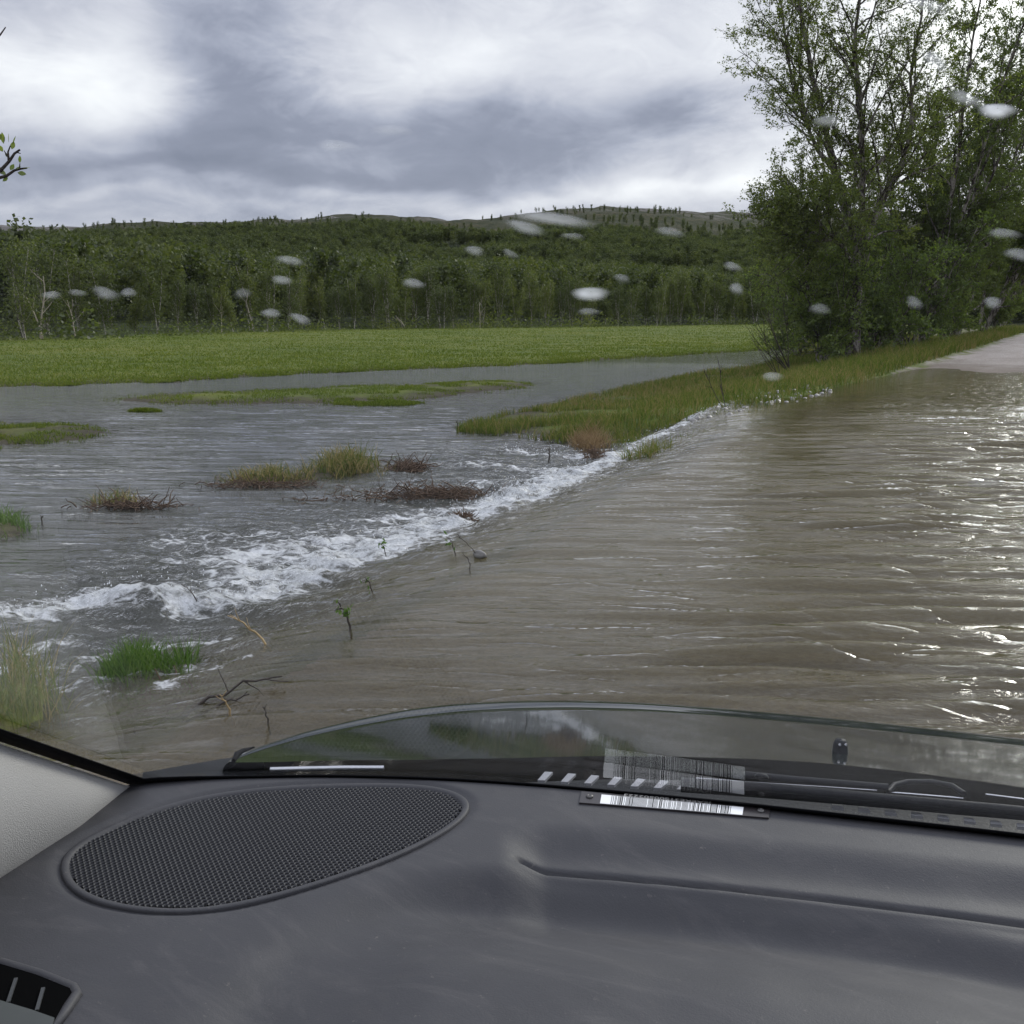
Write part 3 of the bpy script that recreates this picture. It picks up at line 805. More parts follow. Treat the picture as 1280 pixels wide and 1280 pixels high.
def blades(base, h, w, lean, seg=3, up0=None):
    """base (n,3), h (n,), w (n,), lean (n,) horizontal reach as a share of h"""
    n = len(base); a = rng.uniform(0, 2*pi, n); L = np.stack([np.cos(a), np.sin(a), 0*a], 1)
    b = rng.uniform(0, 2*pi, n); Wd = np.stack([np.cos(b), np.sin(b), 0*b], 1)
    rows = []
    for i in range(seg+1):
        t = i/seg
        c = base + L*(lean*h*t*t)[:, None] + np.array([0, 0, 1])*(h*(t-.35*lean*t*t))[:, None]
        ww = (w*(1-t)**.7*.5)[:, None]
        if i < seg: rows += [c-Wd*ww, c+Wd*ww]
        else: rows += [c]
    V_ = np.stack(rows, 1); k = V_.shape[1]
    o = np.arange(n)[:, None]*k
    Q = [np.concatenate([o+2*i, o+2*i+1, o+2*i+3, o+2*i+2], 1) for i in range(seg-1)]
    Tt = np.concatenate([o+2*(seg-1), o+2*(seg-1)+1, o+2*seg], 1)
    return V_.reshape(-1, 3), [np.concatenate(Q)] if Q else [], Tt
def grass_obj(name, base, h, w, lean, mat, seg=3, loc=None):
    V_, Q, Tt = blades(base if loc is None else base-np.array(loc), h, w, lean, seg)
    o = mesh_np(name, V_, Q+[Tt], mat, None, False)
    if loc is not None: o.location = loc
    return o
# verge
N = 150000
y = 9.8+(75-9.8)*rng.random(N)**1.9; t = rng.random(N)
wout = np.interp(y, [10, 12.5, 26, 31, 50, 80], [3.7, 4.6, 6.1, 5.6, 8.6, 10])
x = xL(y)-.25-t*(wout*1.02)
z = ground_z(x, y)
dn = fbm(x*.9, y*.9, 3, 301)
ok = (z > WL-.03) & (dn > .26+.16*np.exp(-((y-14)/2.5)**2)) & ~((z < -.02) & (xL(y)-x < .3)) & (x < -.5)
ok &= rng.random(N) < np.clip(.25+1.2*t+ .5*sst(y, 16, 22), 0, 1)
x, y, z, t = x[ok], y[ok], z[ok], t[ok]
hh = rng.uniform(.06, .23, len(x))*(.75+.9*fbm(x*.5, y*.5, 2, 302))*(1+.7*sst(y, 22, 34))*(1.15-.5*t)
tag(grass_obj('verge_grass', np.stack([x, y, z-.02], 1), hh, np.full(len(x), .012)*(1+y*.02), rng.uniform(.1, .8, len(x)), GV, 2), 'long yellow-green grass growing on the verge beside the flooded road', 'grass', None, 'stuff')
# grass of islands and the far bank
N = 160000
a = rng.uniform(R(-60), R(-13), N); br = np.interp(a, bank_az, bank_r)
r_ = br-.4+rng.random(N)**2.6*95
x = r_*np.sin(a); y = r_*np.cos(a); z = ground_z(x, y)
ok = z > WL-.03; x, y, z, r_ = x[ok], y[ok], z[ok], r_[ok]
hh = rng.uniform(.03, .10, len(x))*(.5+1.1*fbm(x*.8, y*.8, 3, 303))
tag(grass_obj('meadow_grass', np.stack([x, y, z-.01], 1), hh, .010+r_*.0007, rng.uniform(.2, .9, len(x)), GM, 1), 'short green meadow grass beyond the flood water', 'grass', None, 'stuff')
ic = []
for (c, M, top, pw) in isl[:7]:
    Mi = np.linalg.inv(M); n_ = 11000
    q = rng.uniform(-1.25, 1.25, (n_, 2))
    p = c+q@Mi.T
    ic.append(p)
p = np.concatenate(ic); z = ground_z(p[:, 0], p[:, 1])
ok = (z > WL-.025) & (fbm(p[:, 0]*1.5, p[:, 1]*1.5, 3, 305) > .42); p = p[ok]; z = z[ok]
tag(grass_obj('drowned_grass', np.stack([p[:, 0], p[:, 1], z-.01], 1), rng.uniform(.03, .09, len(p)), np.full(len(p), .014), rng.uniform(.2, .9, len(p)), GM, 2), 'short grass on the low strips standing out of the flooded meadow', 'grass', None, 'stuff')

# single clumps
def clump(name, label, cat, px, py, rx, ry, n, h, mat, lean=.45, w=.009, z=None, group=None, hz=.45):
    c = P(px, py, WL if z is None else z)
    a = P(px+rx, py, c[2])-c; b = (P(px, py-ry, c[2])-c)
    q = rng.normal(size=(n, 2))*.5; q = q[(q**2).sum(1) < 1.3]
    p = c+q[:, :1]*a+q[:, 1:]*b
    z_ = np.maximum(ground_z(p[:, 0], p[:, 1]), c[2]-.10)
    dn = fbm(p[:, 0]*4, p[:, 1]*4, 2, 311); ok = dn > .38; p = p[ok]; z_ = z_[ok]
    base = np.stack([p[:, 0], p[:, 1], z_-.02], 1)
    hh = h*rng.uniform(hz, 1.1, len(base))
    o = grass_obj(name, base, hh, np.full(len(base), w), rng.uniform(.3, 1.6, len(base))*lean, mat, 3, (c[0], c[1], c[2]))
    tag(o, label, cat, group); return o
clump('grass_tussock', 'bright green grass tussock nearest the car, left of the road edge', 'grass tussock', 170, 858, 48, 26, 900, .20, GB, .35, .008, WL+.05)
clump('grass_tussock', 'small bright green tuft just right of the nearest big tussock', 'grass tussock', 232, 858, 16, 26, 240, .24, GB, .35, .008, WL+.04)
clump('grass_tussock', 'tall sparse yellowish grass at the left edge by the windscreen pillar', 'grass tussock', 32, 900, 62, 34, 300, .34, GV, .5, .005, WL+.04)
clump('grass_tussock', 'thin outlying stalks above the yellowish grass at the left edge', 'grass tussock', 30, 850, 46, 20, 110, .42, GR, .4, .006, WL+.02)
clump('straw_tussock', 'orange-brown dead straw tussock at the tip of the verge', 'straw tussock', 738, 552, 24, 10, 1500, .34, GS, .75, .010, WL+.04)
clump('reed_clump', 'largest green and straw reed clump on the middle island', 'reed clump', 436, 588, 52, 10, 1500, .28, GR, .7, .010)
clump('reed_clump', 'long low reed clump left of the largest one on the middle island', 'reed clump', 335, 601, 80, 8, 1500, .19, GR, .8, .010)
clump('reed_clump', 'green reed clump alone in the water left of the middle island', 'reed clump', 132, 631, 48, 7, 480, .17, GR, .6, .009)
clump('reed_clump', 'small reed clump cut by the left edge of the picture', 'reed clump', 12, 660, 34, 12, 330, .20, GB, .6, .009)
clump('reed_clump', 'faint drowned stalks just below the long low reed clump', 'reed clump', 320, 622, 44, 5, 120, .15, GR, .6, .007)
clump('reed_clump', 'grass tuft at the outer tip of the verge beside the open flood', 'reed clump', 625, 536, 40, 6, 700, .20, GV, .4, .012)
clump('reed_clump', 'green tuft between the straw tussock and the foaming road edge', 'reed clump', 790, 545, 36, 9, 800, .22, GV, .5, .012, WL+.07)
clump('reed_clump', 'bent stalks in the foam where the road edge meets the verge', 'reed clump', 850, 528, 40, 8, 420, .16, GV, .8, .010, WL+.12)
# matted brown flotsam
MD = simple('rotten_stalks', (.10, .062, .036), .95, .5, 60)
def debris(label, px, py, rx, ry, n, L=.16, z=WL+.02, h=.05, name='debris_mat'):
    c = P(px, py, z); a = P(px+rx, py, z)-c; b = P(px, py-ry, z)-c
    T = Tubes()
    for i in range(n):
        q = rng.normal(size=2)*.5
        p = a*q[0]+b*q[1]; p[2] = rng.uniform(-.03, h)*max(0, 1-(q@q))
        d = a/np.linalg.norm(a)*rng.normal()+b/np.linalg.norm(b)*rng.normal()*.7+np.array([0, 0, rng.normal()*.35])
        T.add(wander(p, d, L*rng.uniform(.4, 1.2), 4, .25, 0), np.linspace(.0040, .002, 5)*rng.uniform(.6, 1.6), 4)
    o = T.build(name, MD); o.location = c; tag(o, label, 'plant debris'); return o
debris('brown matted stalks at the right end of the middle island', 510, 584, 26, 5, 260)
debris('brown debris along the foot of the lone reed clump', 165, 632, 50, 3, 220, h=.03)
debris('brown debris below the reeds of the middle island', 330, 606, 75, 3, 220, h=.03)
debris('long line of dark twigs just above the white foam', 540, 618, 75, 5, 420, .17, h=.06)
debris('brown clod of roots caught in the foam', 580, 649, 15, 4, 200, .08, WL+.07, .05)
debris('brown clod of grass roots at the water jump near the verge', 742, 568, 12, 4, 160, .08, WL+.1, .06)
debris('thin drowned twigs between the two reed islands', 430, 625, 90, 4, 60, .15, h=.05)
debris('brown root clod under the nearest tussock', 190, 902, 34, 14, 420, .10, WL+.05, .06)
debris('dark stalks in front of the little water hump', 235, 876, 26, 6, 90, .16, WL+.08, .05)
# twigs and plants sticking out of the sloping water
MTW = simple('wet_twig', (.045, .032, .022), .6, .4, 30)
MSK = simple('dry_stalk', (.42, .30, .14), .7, .25, 20)
def wz(x, y):
    i = int(np.clip(np.searchsorted(wx, x), 0, len(wx)-1)); j = int(np.clip(np.searchsorted(wy, y), 0, len(wy)-1)); return float(WZ[i, j])
def onwater(px, py, z0=-.1):
    z = z0
    for _ in range(12):
        p = P(px, py, z); z = .5*z+.5*wz(p[0], p[1])
    p = P(px, py, z); p[2] = z; return p
def twig(name, label, pts, r, mat, leaves=0, cat='twig', up_=0.0):
    b = onwater(*pts[0]); d0 = math.hypot(b[0], b[1])
    q = [np.array([0, 0, -.03])]+[PD(x, y, d0)-b for x, y in pts[1:]]
    q[0] = q[0]+(q[0]-q[1])*.15
    if up_: 
        for i in range(1, len(q)): q[i] = q[i]+fw*up_*i
    T = Tubes(); n_ = 9
    t = np.linspace(0, 1, n_); xs = np.linspace(0, 1, len(q)); q = np.array(q)
    sp = np.stack([np.interp(t, xs, q[:, k]) for k in range(3)], 1); sp[1:-1] = .25*sp[:-2]+.5*sp[1:-1]+.25*sp[2:]
    L = np.linalg.norm(sp[-1]-sp[0]); sp[1:] += rng.normal(size=(n_-1, 3))*L*.018
    T.add(sp, np.linspace(r, r*.4, n_), 5)
    for j in range(3):
        p_, e_ = along(sp, rng.uniform(.35, .9)); T.add(wander(p_, side_dir(e_, .7), L*.25, 3, .2, .02), np.linspace(r*.5, r*.2, 4), 4)
    root = T.build(name, mat); root.location = b; tag(root, label, cat)
    if leaves:
        C_ = []
        for j in range(leaves):
            p_, e_ = along(sp, rng.uniform(.45, 1)); C_.append(p_+rng.normal(size=3)*.018)
        V_, F_ = leaf_arrays(np.array(C_), .030, .3, .5); mesh_np('leaves', V_, [F_], GB, root, False)
    return root
twig('seedling', 'green seedling bent by the water below the foam', [(484, 694), (480, 683), (474, 678)], .004, MTW, 14, 'seedling')
twig('seedling', 'green seedling further left down the slope of water', [(466, 738), (462, 728), (456, 722)], .004, MTW, 8, 'seedling')
twig('seedling', 'bright green shoot standing in the dark water near the road edge', [(438, 786), (434, 768), (424, 756)], .006, MTW, 22, 'seedling')
twig('seedling', 'leafy shoot beside the black twigs at the road edge', [(570, 694), (566, 680), (562, 672)], .004, MTW, 10, 'seedling')
twig('twig', 'black forked twig in the smooth water at the road edge', [(600, 694), (586, 680), (572, 668)], .004, MTW)
twig('twig', 'thin black twig beside the leafy shoot', [(588, 712), (586, 700), (578, 690)], .003, MTW)
twig('dry_stalk', 'broken straw-coloured stalk lying in the current', [(336, 802), (312, 784), (284, 768)], .006, MSK, cat='stalk')
twig('dry_stalk', 'short straw stalk in the water above the bonnet', [(292, 893), (284, 880), (274, 868)], .005, MSK, cat='stalk')
twig('twig', 'long dark branch floating right of the nearest tussock', [(232, 884), (275, 866), (312, 852), (352, 842)], .007, MTW)
twig('twig', 'second dark branch floating below the long one', [(238, 888), (280, 876), (310, 868)], .006, MTW)
twig('twig', 'tiny dark twig alone in the water above the bonnet', [(337, 904), (333, 892), (330, 884)], .004, MTW)
twig('twig', 'short dark post of a stalk left of the verge tip', [(572, 536), (571, 526)], .010, MTW)
twig('twig', 'stalk standing in the foam before the verge tip', [(686, 576), (687, 566), (686, 560)], .010, MTW)
twig('twig', 'single stalk at the left edge beside the small reed clump', [(53, 656), (52, 648), (51, 644)], .007, MTW)
twig('twig', 'bent twigs in front of the big foam hump', [(250, 750), (238, 738), (228, 730)], .004, MTW)
# wet pebbles and small stones along the verge edge
MST = simple('wet_stone', (.20, .19, .17), .35, .5, 9, bump=.5, bscale=60)
def stone_mesh(seed):
    n_, k_ = 10, 12
    th = np.linspace(.05, pi-.05, n_)[:, None]; ph = np.arange(k_)[None]*2*pi/k_
    d = np.stack([np.sin(th)*np.cos(ph), np.sin(th)*np.sin(ph), np.cos(th)+0*ph], -1)
    rr_ = 1+.35*(fbm(d[..., 0]*1.6+seed, d[..., 1]*1.6+d[..., 2], 2, seed)-.5)*2
    V_ = (d*rr_[..., None]*np.array([1, .8, .55])).reshape(-1, 3)
    return mesh_np('stone', V_, [grid_faces(n_, k_, True)], MST, None, True, False)
sm = [stone_mesh(s) for s in range(5)]
for i in range(90):
    y = 13.5+rng.random()*5.5; x = float(xL(y))-.15-rng.random()*.75+(.0 if y > 15 else -.3)
    o = new_obj('stone', sm[i % 5]); s = rng.uniform(.018, .06)
    o.scale = (s, s, s); o.location = (x, y, max(float(ground_z(x, y)), wz(x, y)-.02)+s*.15); o.rotation_euler = (rng.normal()*.3, rng.normal()*.3, rng.random()*6)
    tag(o, 'small wet grey stone along the foaming edge of the verge', 'stone', 'stones along the verge edge')
o = new_obj('stone', sm[2]); p = onwater(600, 693); o.location = p; o.scale = (.045, .04, .05); tag(o, 'dark wet stone breaking the water beside the black twigs', 'stone')
# spray thrown up where the water drops off the road
ico = np.array([[1, 0, 0], [-1, 0, 0], [0, 1, 0], [0, -1, 0], [0, 0, 1], [0, 0, -1]], float)
icf = np.array([[0, 2, 4], [2, 1, 4], [1, 3, 4], [3, 0, 4], [2, 0, 5], [1, 2, 5], [3, 1, 5], [0, 3, 5]])
vv = []; ff = []; n0 = 0
for k in range(1500):
    pts, w_, a_ = FO[[0, 2, 2, 3, 7, 7, 7, 11, 10][int(rng.integers(9))]]
    q = stroke(pts); i = int(rng.integers(len(q)-1)); t = rng.random()
    p = q[i]*(1-t)+q[i+1]*t+rng.normal(size=2)*w_*.55
    z = wz(p[0], p[1])+abs(rng.normal())*.045
    s = rng.uniform(.002, .0055)
    vv.append(ico*s*np.array([1, 1, 1.4])+np.array([p[0], p[1], z])); ff.append(icf+n0); n0 += 6
MSP = simple('spray', (.85, .87, .88), .2, .05)
tag(mesh_np('water_spray', np.concatenate(vv), [np.concatenate(ff)], MSP), 'droplets of spray flying over the white water', 'spray', None, 'stuff')
cam_flat = np.array([-math.sin(YAW), math.cos(YAW), 0.0])
def smooth_pts(l):
    l = np.array(l, float); t = np.linspace(0, 1, 24); xs = np.linspace(0, 1, len(l))
    q = np.stack([np.interp(t, xs, l[:, k]) for k in range(3)], 1)
    for _ in range(12): q[1:-1] = .25*q[:-2]+.5*q[1:-1]+.25*q[2:]
    return q
# twig with young leaves at the left edge of the picture, part of a tree beside the car
b0 = PD(-60, 260, 2.6)
root = empty('willow_shrub', b0); tag(root, 'budding willow whose twig reaches in at the left edge above the hills', 'shrub')
T = Tubes(); LC = []
foot = b0-rt*1.3-cam_flat*.5; foot[2] = float(ground_z(foot[0], foot[1]))-.05
m1 = b0-rt*1.25-cam_flat*.4; m1[2] = .9; m2 = b0-rt*.6-np.array([0, 0, .12])
T.add(smooth_pts([foot-b0, m1-b0, m2-b0, b0*0]), np.linspace(.022, .0055, 24), 7)
def tp(lst, r):
    q = np.array([PD(x, y, 2.6)-b0 for x, y in lst]); T.add(q, np.linspace(r, r*.4, len(q)), 6)
    return q
tp([(-60, 262), (-30, 238), (0, 214), (12, 201), (18, 192), (25, 187)], .0055)
tp([(-30, 238), (-8, 224), (8, 220), (18, 213), (26, 211), (34, 210)], .0045)
tp([(11, 202), (10, 190), (13, 182)], .003); tp([(9, 195), (5, 188)], .002); tp([(24, 212), (25, 204)], .002); tp([(20, 190), (26, 192)], .002)
tp([(-40, 60), (-10, 50), (0, 44), (7, 34)], .003)
T.build('twigs', BARKT, root)
lf = []
for (x, y, dx_, dy_, L) in [(5, 180, -2, -12, 12), (11, 178, 0, -8, 9), (16, 180, 3, -8, 9), (4, 190, -4, -6, 8), (1, 175, -2, -6, 8), (8, 219, -4, -3, 9), (13, 213, 3, -5, 8), (25, 204, 0, -6, 8), (22, 216, 6, 1, 9), (28, 211, 6, -1, 8), (10, 222, -4, 3, 7), (15, 187, 2, -8, 9), (3, 214, -3, -2, 8), (19, 212, 4, -2, 7), (12, 197, -3, -3, 6)]:
    p0 = PD(x, y, 2.6)-b0; p1 = PD(x+dx_, y+dy_, 2.6)-b0; d = (p1-p0); d /= np.linalg.norm(d); Lm = L*2.6/F
    s = np.cross(d, fw+.5*rng.normal(size=3)); s /= np.linalg.norm(s)
    prof = [0, .32, .42, .30, 0]; row = []
    for i in range(5):
        c = p0+d*Lm*i/4; row += [c-s*prof[i]*Lm*.75, c, c+s*prof[i]*Lm*.75]
        row[-3] = row[-3]-fw*.06*Lm; row[-1] = row[-1]-fw*.06*Lm
    lf.append(np.array(row))
Vv = np.concatenate(lf); Ff = np.concatenate([grid_faces(5, 3)+15*i for i in range(len(lf))])
mesh_np('leaves', Vv, [Ff], LEAFD, root, True)
# ---------------------------------------------------------------- the car round the camera
# driver's eye is 0.30 m above the dashboard; the car points 10 degrees left of the road
ZD = 1.0
CY = R(10)
cf = np.array([-math.sin(CY), math.cos(CY), 0.0]); cr = np.array([math.cos(CY), math.sin(CY), 0.0])
bx_ = np.array([-.72, -.62, -.534, -.436, -.362, -.29, -.192, -.025, .1, .25, .4, .6, .8])
by_ = np.array([.13, .31, .439, .503, .540, .568, .598, .645, .672, .690, .690, .655, .56])
_t = np.linspace(-.72, .8, 400); _y = np.interp(_t, bx_, by_)
for _ in range(60): _y[1:-1] = .25*_y[:-2]+.5*_y[1:-1]+.25*_y[2:]
def yb(x): return np.interp(x, _t, _y)
TH = R(35)
gd = -cf*math.cos(TH)+np.array([0, 0, math.sin(TH)])
gn = np.array([0, 0, 1.0])*math.cos(TH)+cf*math.sin(TH)          # roughly outward
def glass(u, t): return np.array([u, float(yb(u)), ZD])+gd*t
def glass_hit(px, py):
    d = ray(px, py); best = None
    lo, hi = .05, 2.0
    def f(s):
        p = CAM+d*s; t = (p[2]-ZD)/gd[2]; q = p-gd*t
        return q[1]-float(yb(q[0]))
    for _ in range(50):
        mid = .5*(lo+hi)
        if f(mid) > 0: hi = mid
        else: lo = mid
    return CAM+d*lo
KX = -.534
car = empty('car', (0.2, -.3, 0.0))
tag(car, 'interior and bonnet of the car the flood is seen from, grey dashboard under the windscreen', 'car')
CO = np.array([0.2, -.3, 0.0])
def cpart(name, V_, faces, mat, parent=None, smooth=True):
    o = mesh_np(name, np.asarray(V_, float)-CO, faces, mat, None, smooth)
    if parent is None: o.parent = car
    else: o.parent = parent
    return o
def solid(V_, F_, n, th):
    """closed slab from an open grid"""
    V_ = np.asarray(V_, float); m_ = len(V_)
    e = {}
    for q in F_:
        k = len(q)
        for i in range(k):
            a, b = int(q[i]), int(q[(i+1) % k]); e[(a, b)] = 1
    rim = [(a, b) for (a, b) in e if (b, a) not in e]
    W2 = V_-np.asarray(n)*th
    R_ = np.array([[b, a, a+m_, b+m_] for a, b in rim])
    return np.concatenate([V_, W2]), [F_, F_[:, ::-1]+m_, R_]

def m_dash():
    m, g = mat_new('dash_plastic')
    tc = g.n('ShaderNodeTexCoord').outputs['Object']
    n = g.noise(tc, 5, 5, .6, 1.0); f = g.noise(tc, 900, 3, .6); v = g.noise(g.mapping(tc, (1, 2.2, 1), (0, 0, .3)), 14, 5, .65, 1.5)
    sp = g.noise(tc, 190, 4, .8)
    c = g.ramp(g.m('MULTIPLY_ADD', n, .5, g.m('MULTIPLY', v, .5)), [(.30, (.032, .0315, .0335)), (.5, (.041, .0405, .0435)), (.68, (.055, .053, .053))])
    c = g.mix(g.rng(sp, .64, .80, 0, .45), c, (.26, .23, .20))
    sm = g.noise(g.mapping(tc, (1, 3.2, 1), (0, 0, .5)), 9, 6, .7, 2.0)
    c = g.mix(g.rng(sm, .52, .72, 0, .22), c, (.13, .12, .115))
    b = g.n('ShaderNodeBump', None, Strength=.26, Distance=.0006, Height=g.m('ADD', f, g.m('MULTIPLY', sp, .6)))
    out(g, bsdf(g, Base_Color=c, Roughness=g.rng(v, .3, .7, .58, .66), Normal=b.outputs[0], Specular_IOR_Level=.4))
    return m
MDA = m_dash()
BLK = simple('black_rubber', (.008, .008, .009), .7, .2, 60, spec=.1)
DARKP = simple('black_plastic', (.014, .015, .017), .5, .3, 90, spec=.18, bump=.2, bscale=500)
PIL = simple('grey_trim', (.42, .41, .385), .8, .05, 30, bump=.35, bscale=1400)
RECESS_SHADE = simple('recess_shade', (.003, .003, .003), .95, .1, 10, spec=.02)  # near-black: shade of the speaker and outlet recesses put into the colour

def xD(y): return np.interp(y, [-.3, .1, .22, .315, .372, .43, .5], [-.42, -.462, -.482, -.503, -.514, -.534, -.54])
def W2(l, z=ZD): return np.array([P(x, y, z)[:2] for x, y in l])
def sdist(x, y, poly):
    """signed distance to an open line, positive on the camera's side"""
    best = np.full(np.shape(x), 9.0); sg = np.ones(np.shape(x)); par = np.zeros(np.shape(x))
    for i in range(len(poly)-1):
        a = poly[i]; d = poly[i+1]-a; L = d@d
        t = np.clip(((x-a[0])*d[0]+(y-a[1])*d[1])/L, 0, 1)
        ex = x-a[0]-t*d[0]; ey = y-a[1]-t*d[1]; dd = np.hypot(ex, ey)
        w = dd < best
        best = np.where(w, dd, best); sg = np.where(w, np.where(d[0]*ey-d[1]*ex < 0, 1, -1), sg); par = np.where(w, i+t, par)
    return best*sg, par/(len(poly)-1)
def smooth_line(l, it=3, n=60):
    l = np.array(l, float); t = np.linspace(0, 1, n); xs = np.linspace(0, 1, len(l))
    q = np.stack([np.interp(t, xs, l[:, k]) for k in range(l.shape[1])], 1)
    for _ in range(it): q[1:-1] = .25*q[:-2]+.5*q[1:-1]+.25*q[2:]
    return q
ARC = smooth_line(W2([(200, 1340), (300, 1215), (345, 1172), (400, 1135), (470, 1108), (560, 1096), (700, 1097), (900, 1114), (1100, 1140), (1280, 1172), (1500, 1220)]), 20)
SEAM = smooth_line(W2([(640, 1066), (700, 1072), (800, 1080), (950, 1094), (1100, 1112), (1280, 1134), (1500, 1165)]), 10)
TRAY = smooth_line(W2([(610, 1030), (700, 1028), (850, 1040), (1000, 1052), (1280, 1080), (1500, 1105)]), 10)
GO = [(73, 1086), (84, 1062), (116, 1040), (190, 1009), (275, 989), (370, 980), (460, 977), (530, 980), (574, 989), (588, 1005), (574, 1027), (530, 1053), (470, 1079), (400, 1103), (320, 1126), (250, 1137), (190, 1139), (130, 1129), (88, 1110)]
go_ = W2(GO)
ft = np.fft.fft(np.interp(np.arange(240)/240*len(go_), np.arange(len(go_)+1), np.append(go_[:, 0], go_[0, 0]))+1j*np.interp(np.arange(240)/240*len(go_), np.arange(len(go_)+1), np.append(go_[:, 1], go_[0, 1])))
ft[7:-6] = 0
oo = np.fft.ifft(ft); OUT = np.stack([oo.real, oo.imag], 1)
gc = OUT.mean(0)
def inside(x, y, off=0.0):
    th = np.arctan2(OUT[:, 1]-gc[1], OUT[:, 0]-gc[0]); rr_ = np.hypot(OUT[:, 0]-gc[0], OUT[:, 1]-gc[1])
    o = np.argsort(th); th = th[o]; rr_ = rr_[o]
    a = np.arctan2(y-gc[1], x-gc[0]); r_ = np.hypot(x-gc[0], y-gc[1])
    lim = np.interp(a, np.concatenate([th-2*pi, th, th+2*pi]), np.tile(rr_, 3))
    # distance rather than radius, the oval is long
    dmin = np.full(np.shape(x), 9.0)
    for i in range(len(OUT)):
        a_, b_ = OUT[i], OUT[(i+1) % len(OUT)]; d_ = b_-a_
        t_ = np.clip(((x-a_[0])*d_[0]+(y-a_[1])*d_[1])/(d_@d_), 0, 1)
        dmin = np.minimum(dmin, np.hypot(x-a_[0]-t_*d_[0], y-a_[1]-t_*d_[1]))
    return np.where(r_ < lim, dmin, -dmin)
us = np.arange(-.575, .40, .0027); vs = np.concatenate([np.arange(0, .30, .0019), np.arange(.30, .6, .008)])
U, Vv_ = np.meshgrid(us, vs, indexing='ij')
DX = U; DY = yb(U)-Vv_
def dash_z(x, y, w):
    z = np.full(np.shape(x), ZD)
    s, p = sdist(x, y, ARC)
    z = z + (-.0165*sst(s, -.018, .014) + .0190*sst(s, .010, .095))*sst(x, -.37, -.25)
    st_, pt = sdist(x, y, TRAY); ss, ps_ = sdist(x, y, SEAM)
    fx = sst(pt, .02, .16)
    tr = sst(st_, -.002, .028)*(ss < 0)
    z = z - .0095*np.where(ss < 0, sst(st_, -.002, .032), 1-sst(ss, .01, .07))*fx
    z = z - .0060*np.exp(-(ss/.0026)**2)*sst(ps_, .0, .05) + .0012*np.exp(-((ss-.0060)/.003)**2)*sst(ps_, 0, .05)
    z = z + (fbm(x*9, y*14, 3, 402)-.5)*.0042*sst(s, .0, .05)
    z = z + (fbm(x*16, y*16, 3, 401)-.5)*.0012*sst(w, .03, .07)
    z = z - .004*(1-sst(w, 0, .006)) - .09*sst(w, .42, .62)
    return z
DZ = dash_z(DX, DY, Vv_)
ins = inside(DX, DY)
DZ = DZ - .0022*sst(ins, -.0055, -.0015)
Vd = np.stack([DX, DY, DZ], -1).reshape(-1, 3)
Fd = grid_faces(len(us), len(vs))
keep = (DX.ravel() > xD(DY.ravel())-.012) & (ins.ravel() < .0045)
Fd = Fd[keep[Fd].all(1)]
dash = cpart('dashboard', Vd, [Fd], MDA)
# speaker: rim, perforated plate, black sheet for the cavity's shade
rn = len(OUT)
tng = np.roll(OUT, -1, 0)-np.roll(OUT, 1, 0); tng /= np.linalg.norm(tng, axis=1)[:, None]; nor = np.stack([tng[:, 1], -tng[:, 0]], 1)
if ((OUT-gc)*nor).sum() < 0: nor = -nor
prof = [(.0004, -.0030), (.0002, -.0002), (-.0008, .0006), (-.0024, .0005), (-.0040, -.0002), (-.0052, -.0024)]
Vr = np.concatenate([np.column_stack([OUT+nor*a, np.full(rn, ZD-.0008+b)]) for a, b in prof])
ring = cpart('speaker_rim', Vr, [grid_faces(len(prof), rn, True)], MDA, None)
grille_parent = cpart('speaker_grille', np.concatenate([np.column_stack([OUT-nor*.004, np.full(rn, ZD-.010)]), [[gc[0], gc[1], ZD-.010]]]), [np.array([[i, (i+1) % rn, rn] for i in range(rn)])], RECESS_SHADE)
sp_ = .0031; ang = R(27)
ex = np.array([math.cos(ang), math.sin(ang)]); ey = np.array([-math.sin(ang), math.cos(ang)])
cells = []
for j in range(-60, 61):
    for i in range(-60, 61):
        cells.append(gc+ex*(i+.5*(j % 2))*sp_+ey*j*sp_*.866)
cells = np.array(cells); dI = inside(cells[:, 0], cells[:, 1]); cells = cells[dI > .0042]
K_ = 12; ph = np.arange(K_)*2*pi/K_+pi/6
hexr = (sp_/2/np.cos(((ph-pi/6+pi/6) % (pi/3))-pi/6))
o_ = np.stack([np.cos(ph+0)*hexr, np.sin(ph+0)*hexr], 1); i_ = np.stack([np.cos(ph), np.sin(ph)], 1)*sp_*.375
def lay(r2, z): return np.concatenate([(cells[:, None, :]+(r2[:, 0:1]*ex+r2[:, 1:2]*ey)[None]), np.full((len(cells), K_, 1), z)], -1)
crown_ = ZD-.0012
Vc = np.concatenate([lay(o_, crown_), lay(i_, crown_-.0002), lay(i_*.96, crown_-.0016)], 1).reshape(-1, 3)
b_ = (np.arange(len(cells))*3*K_)[:, None, None]; k0 = np.arange(K_); k1 = (k0+1) % K_
q1 = np.stack([k0, k1, k1+K_, k0+K_], 1)[None]; q2 = q1+K_
Fc = np.concatenate([(b_+q1).reshape(-1, 4), (b_+q2).reshape(-1, 4)])
cpart('perforated_plate', Vc, [Fc], simple('speaker_mesh', (.030, .030, .033), .6, .12, 200), grille_parent)

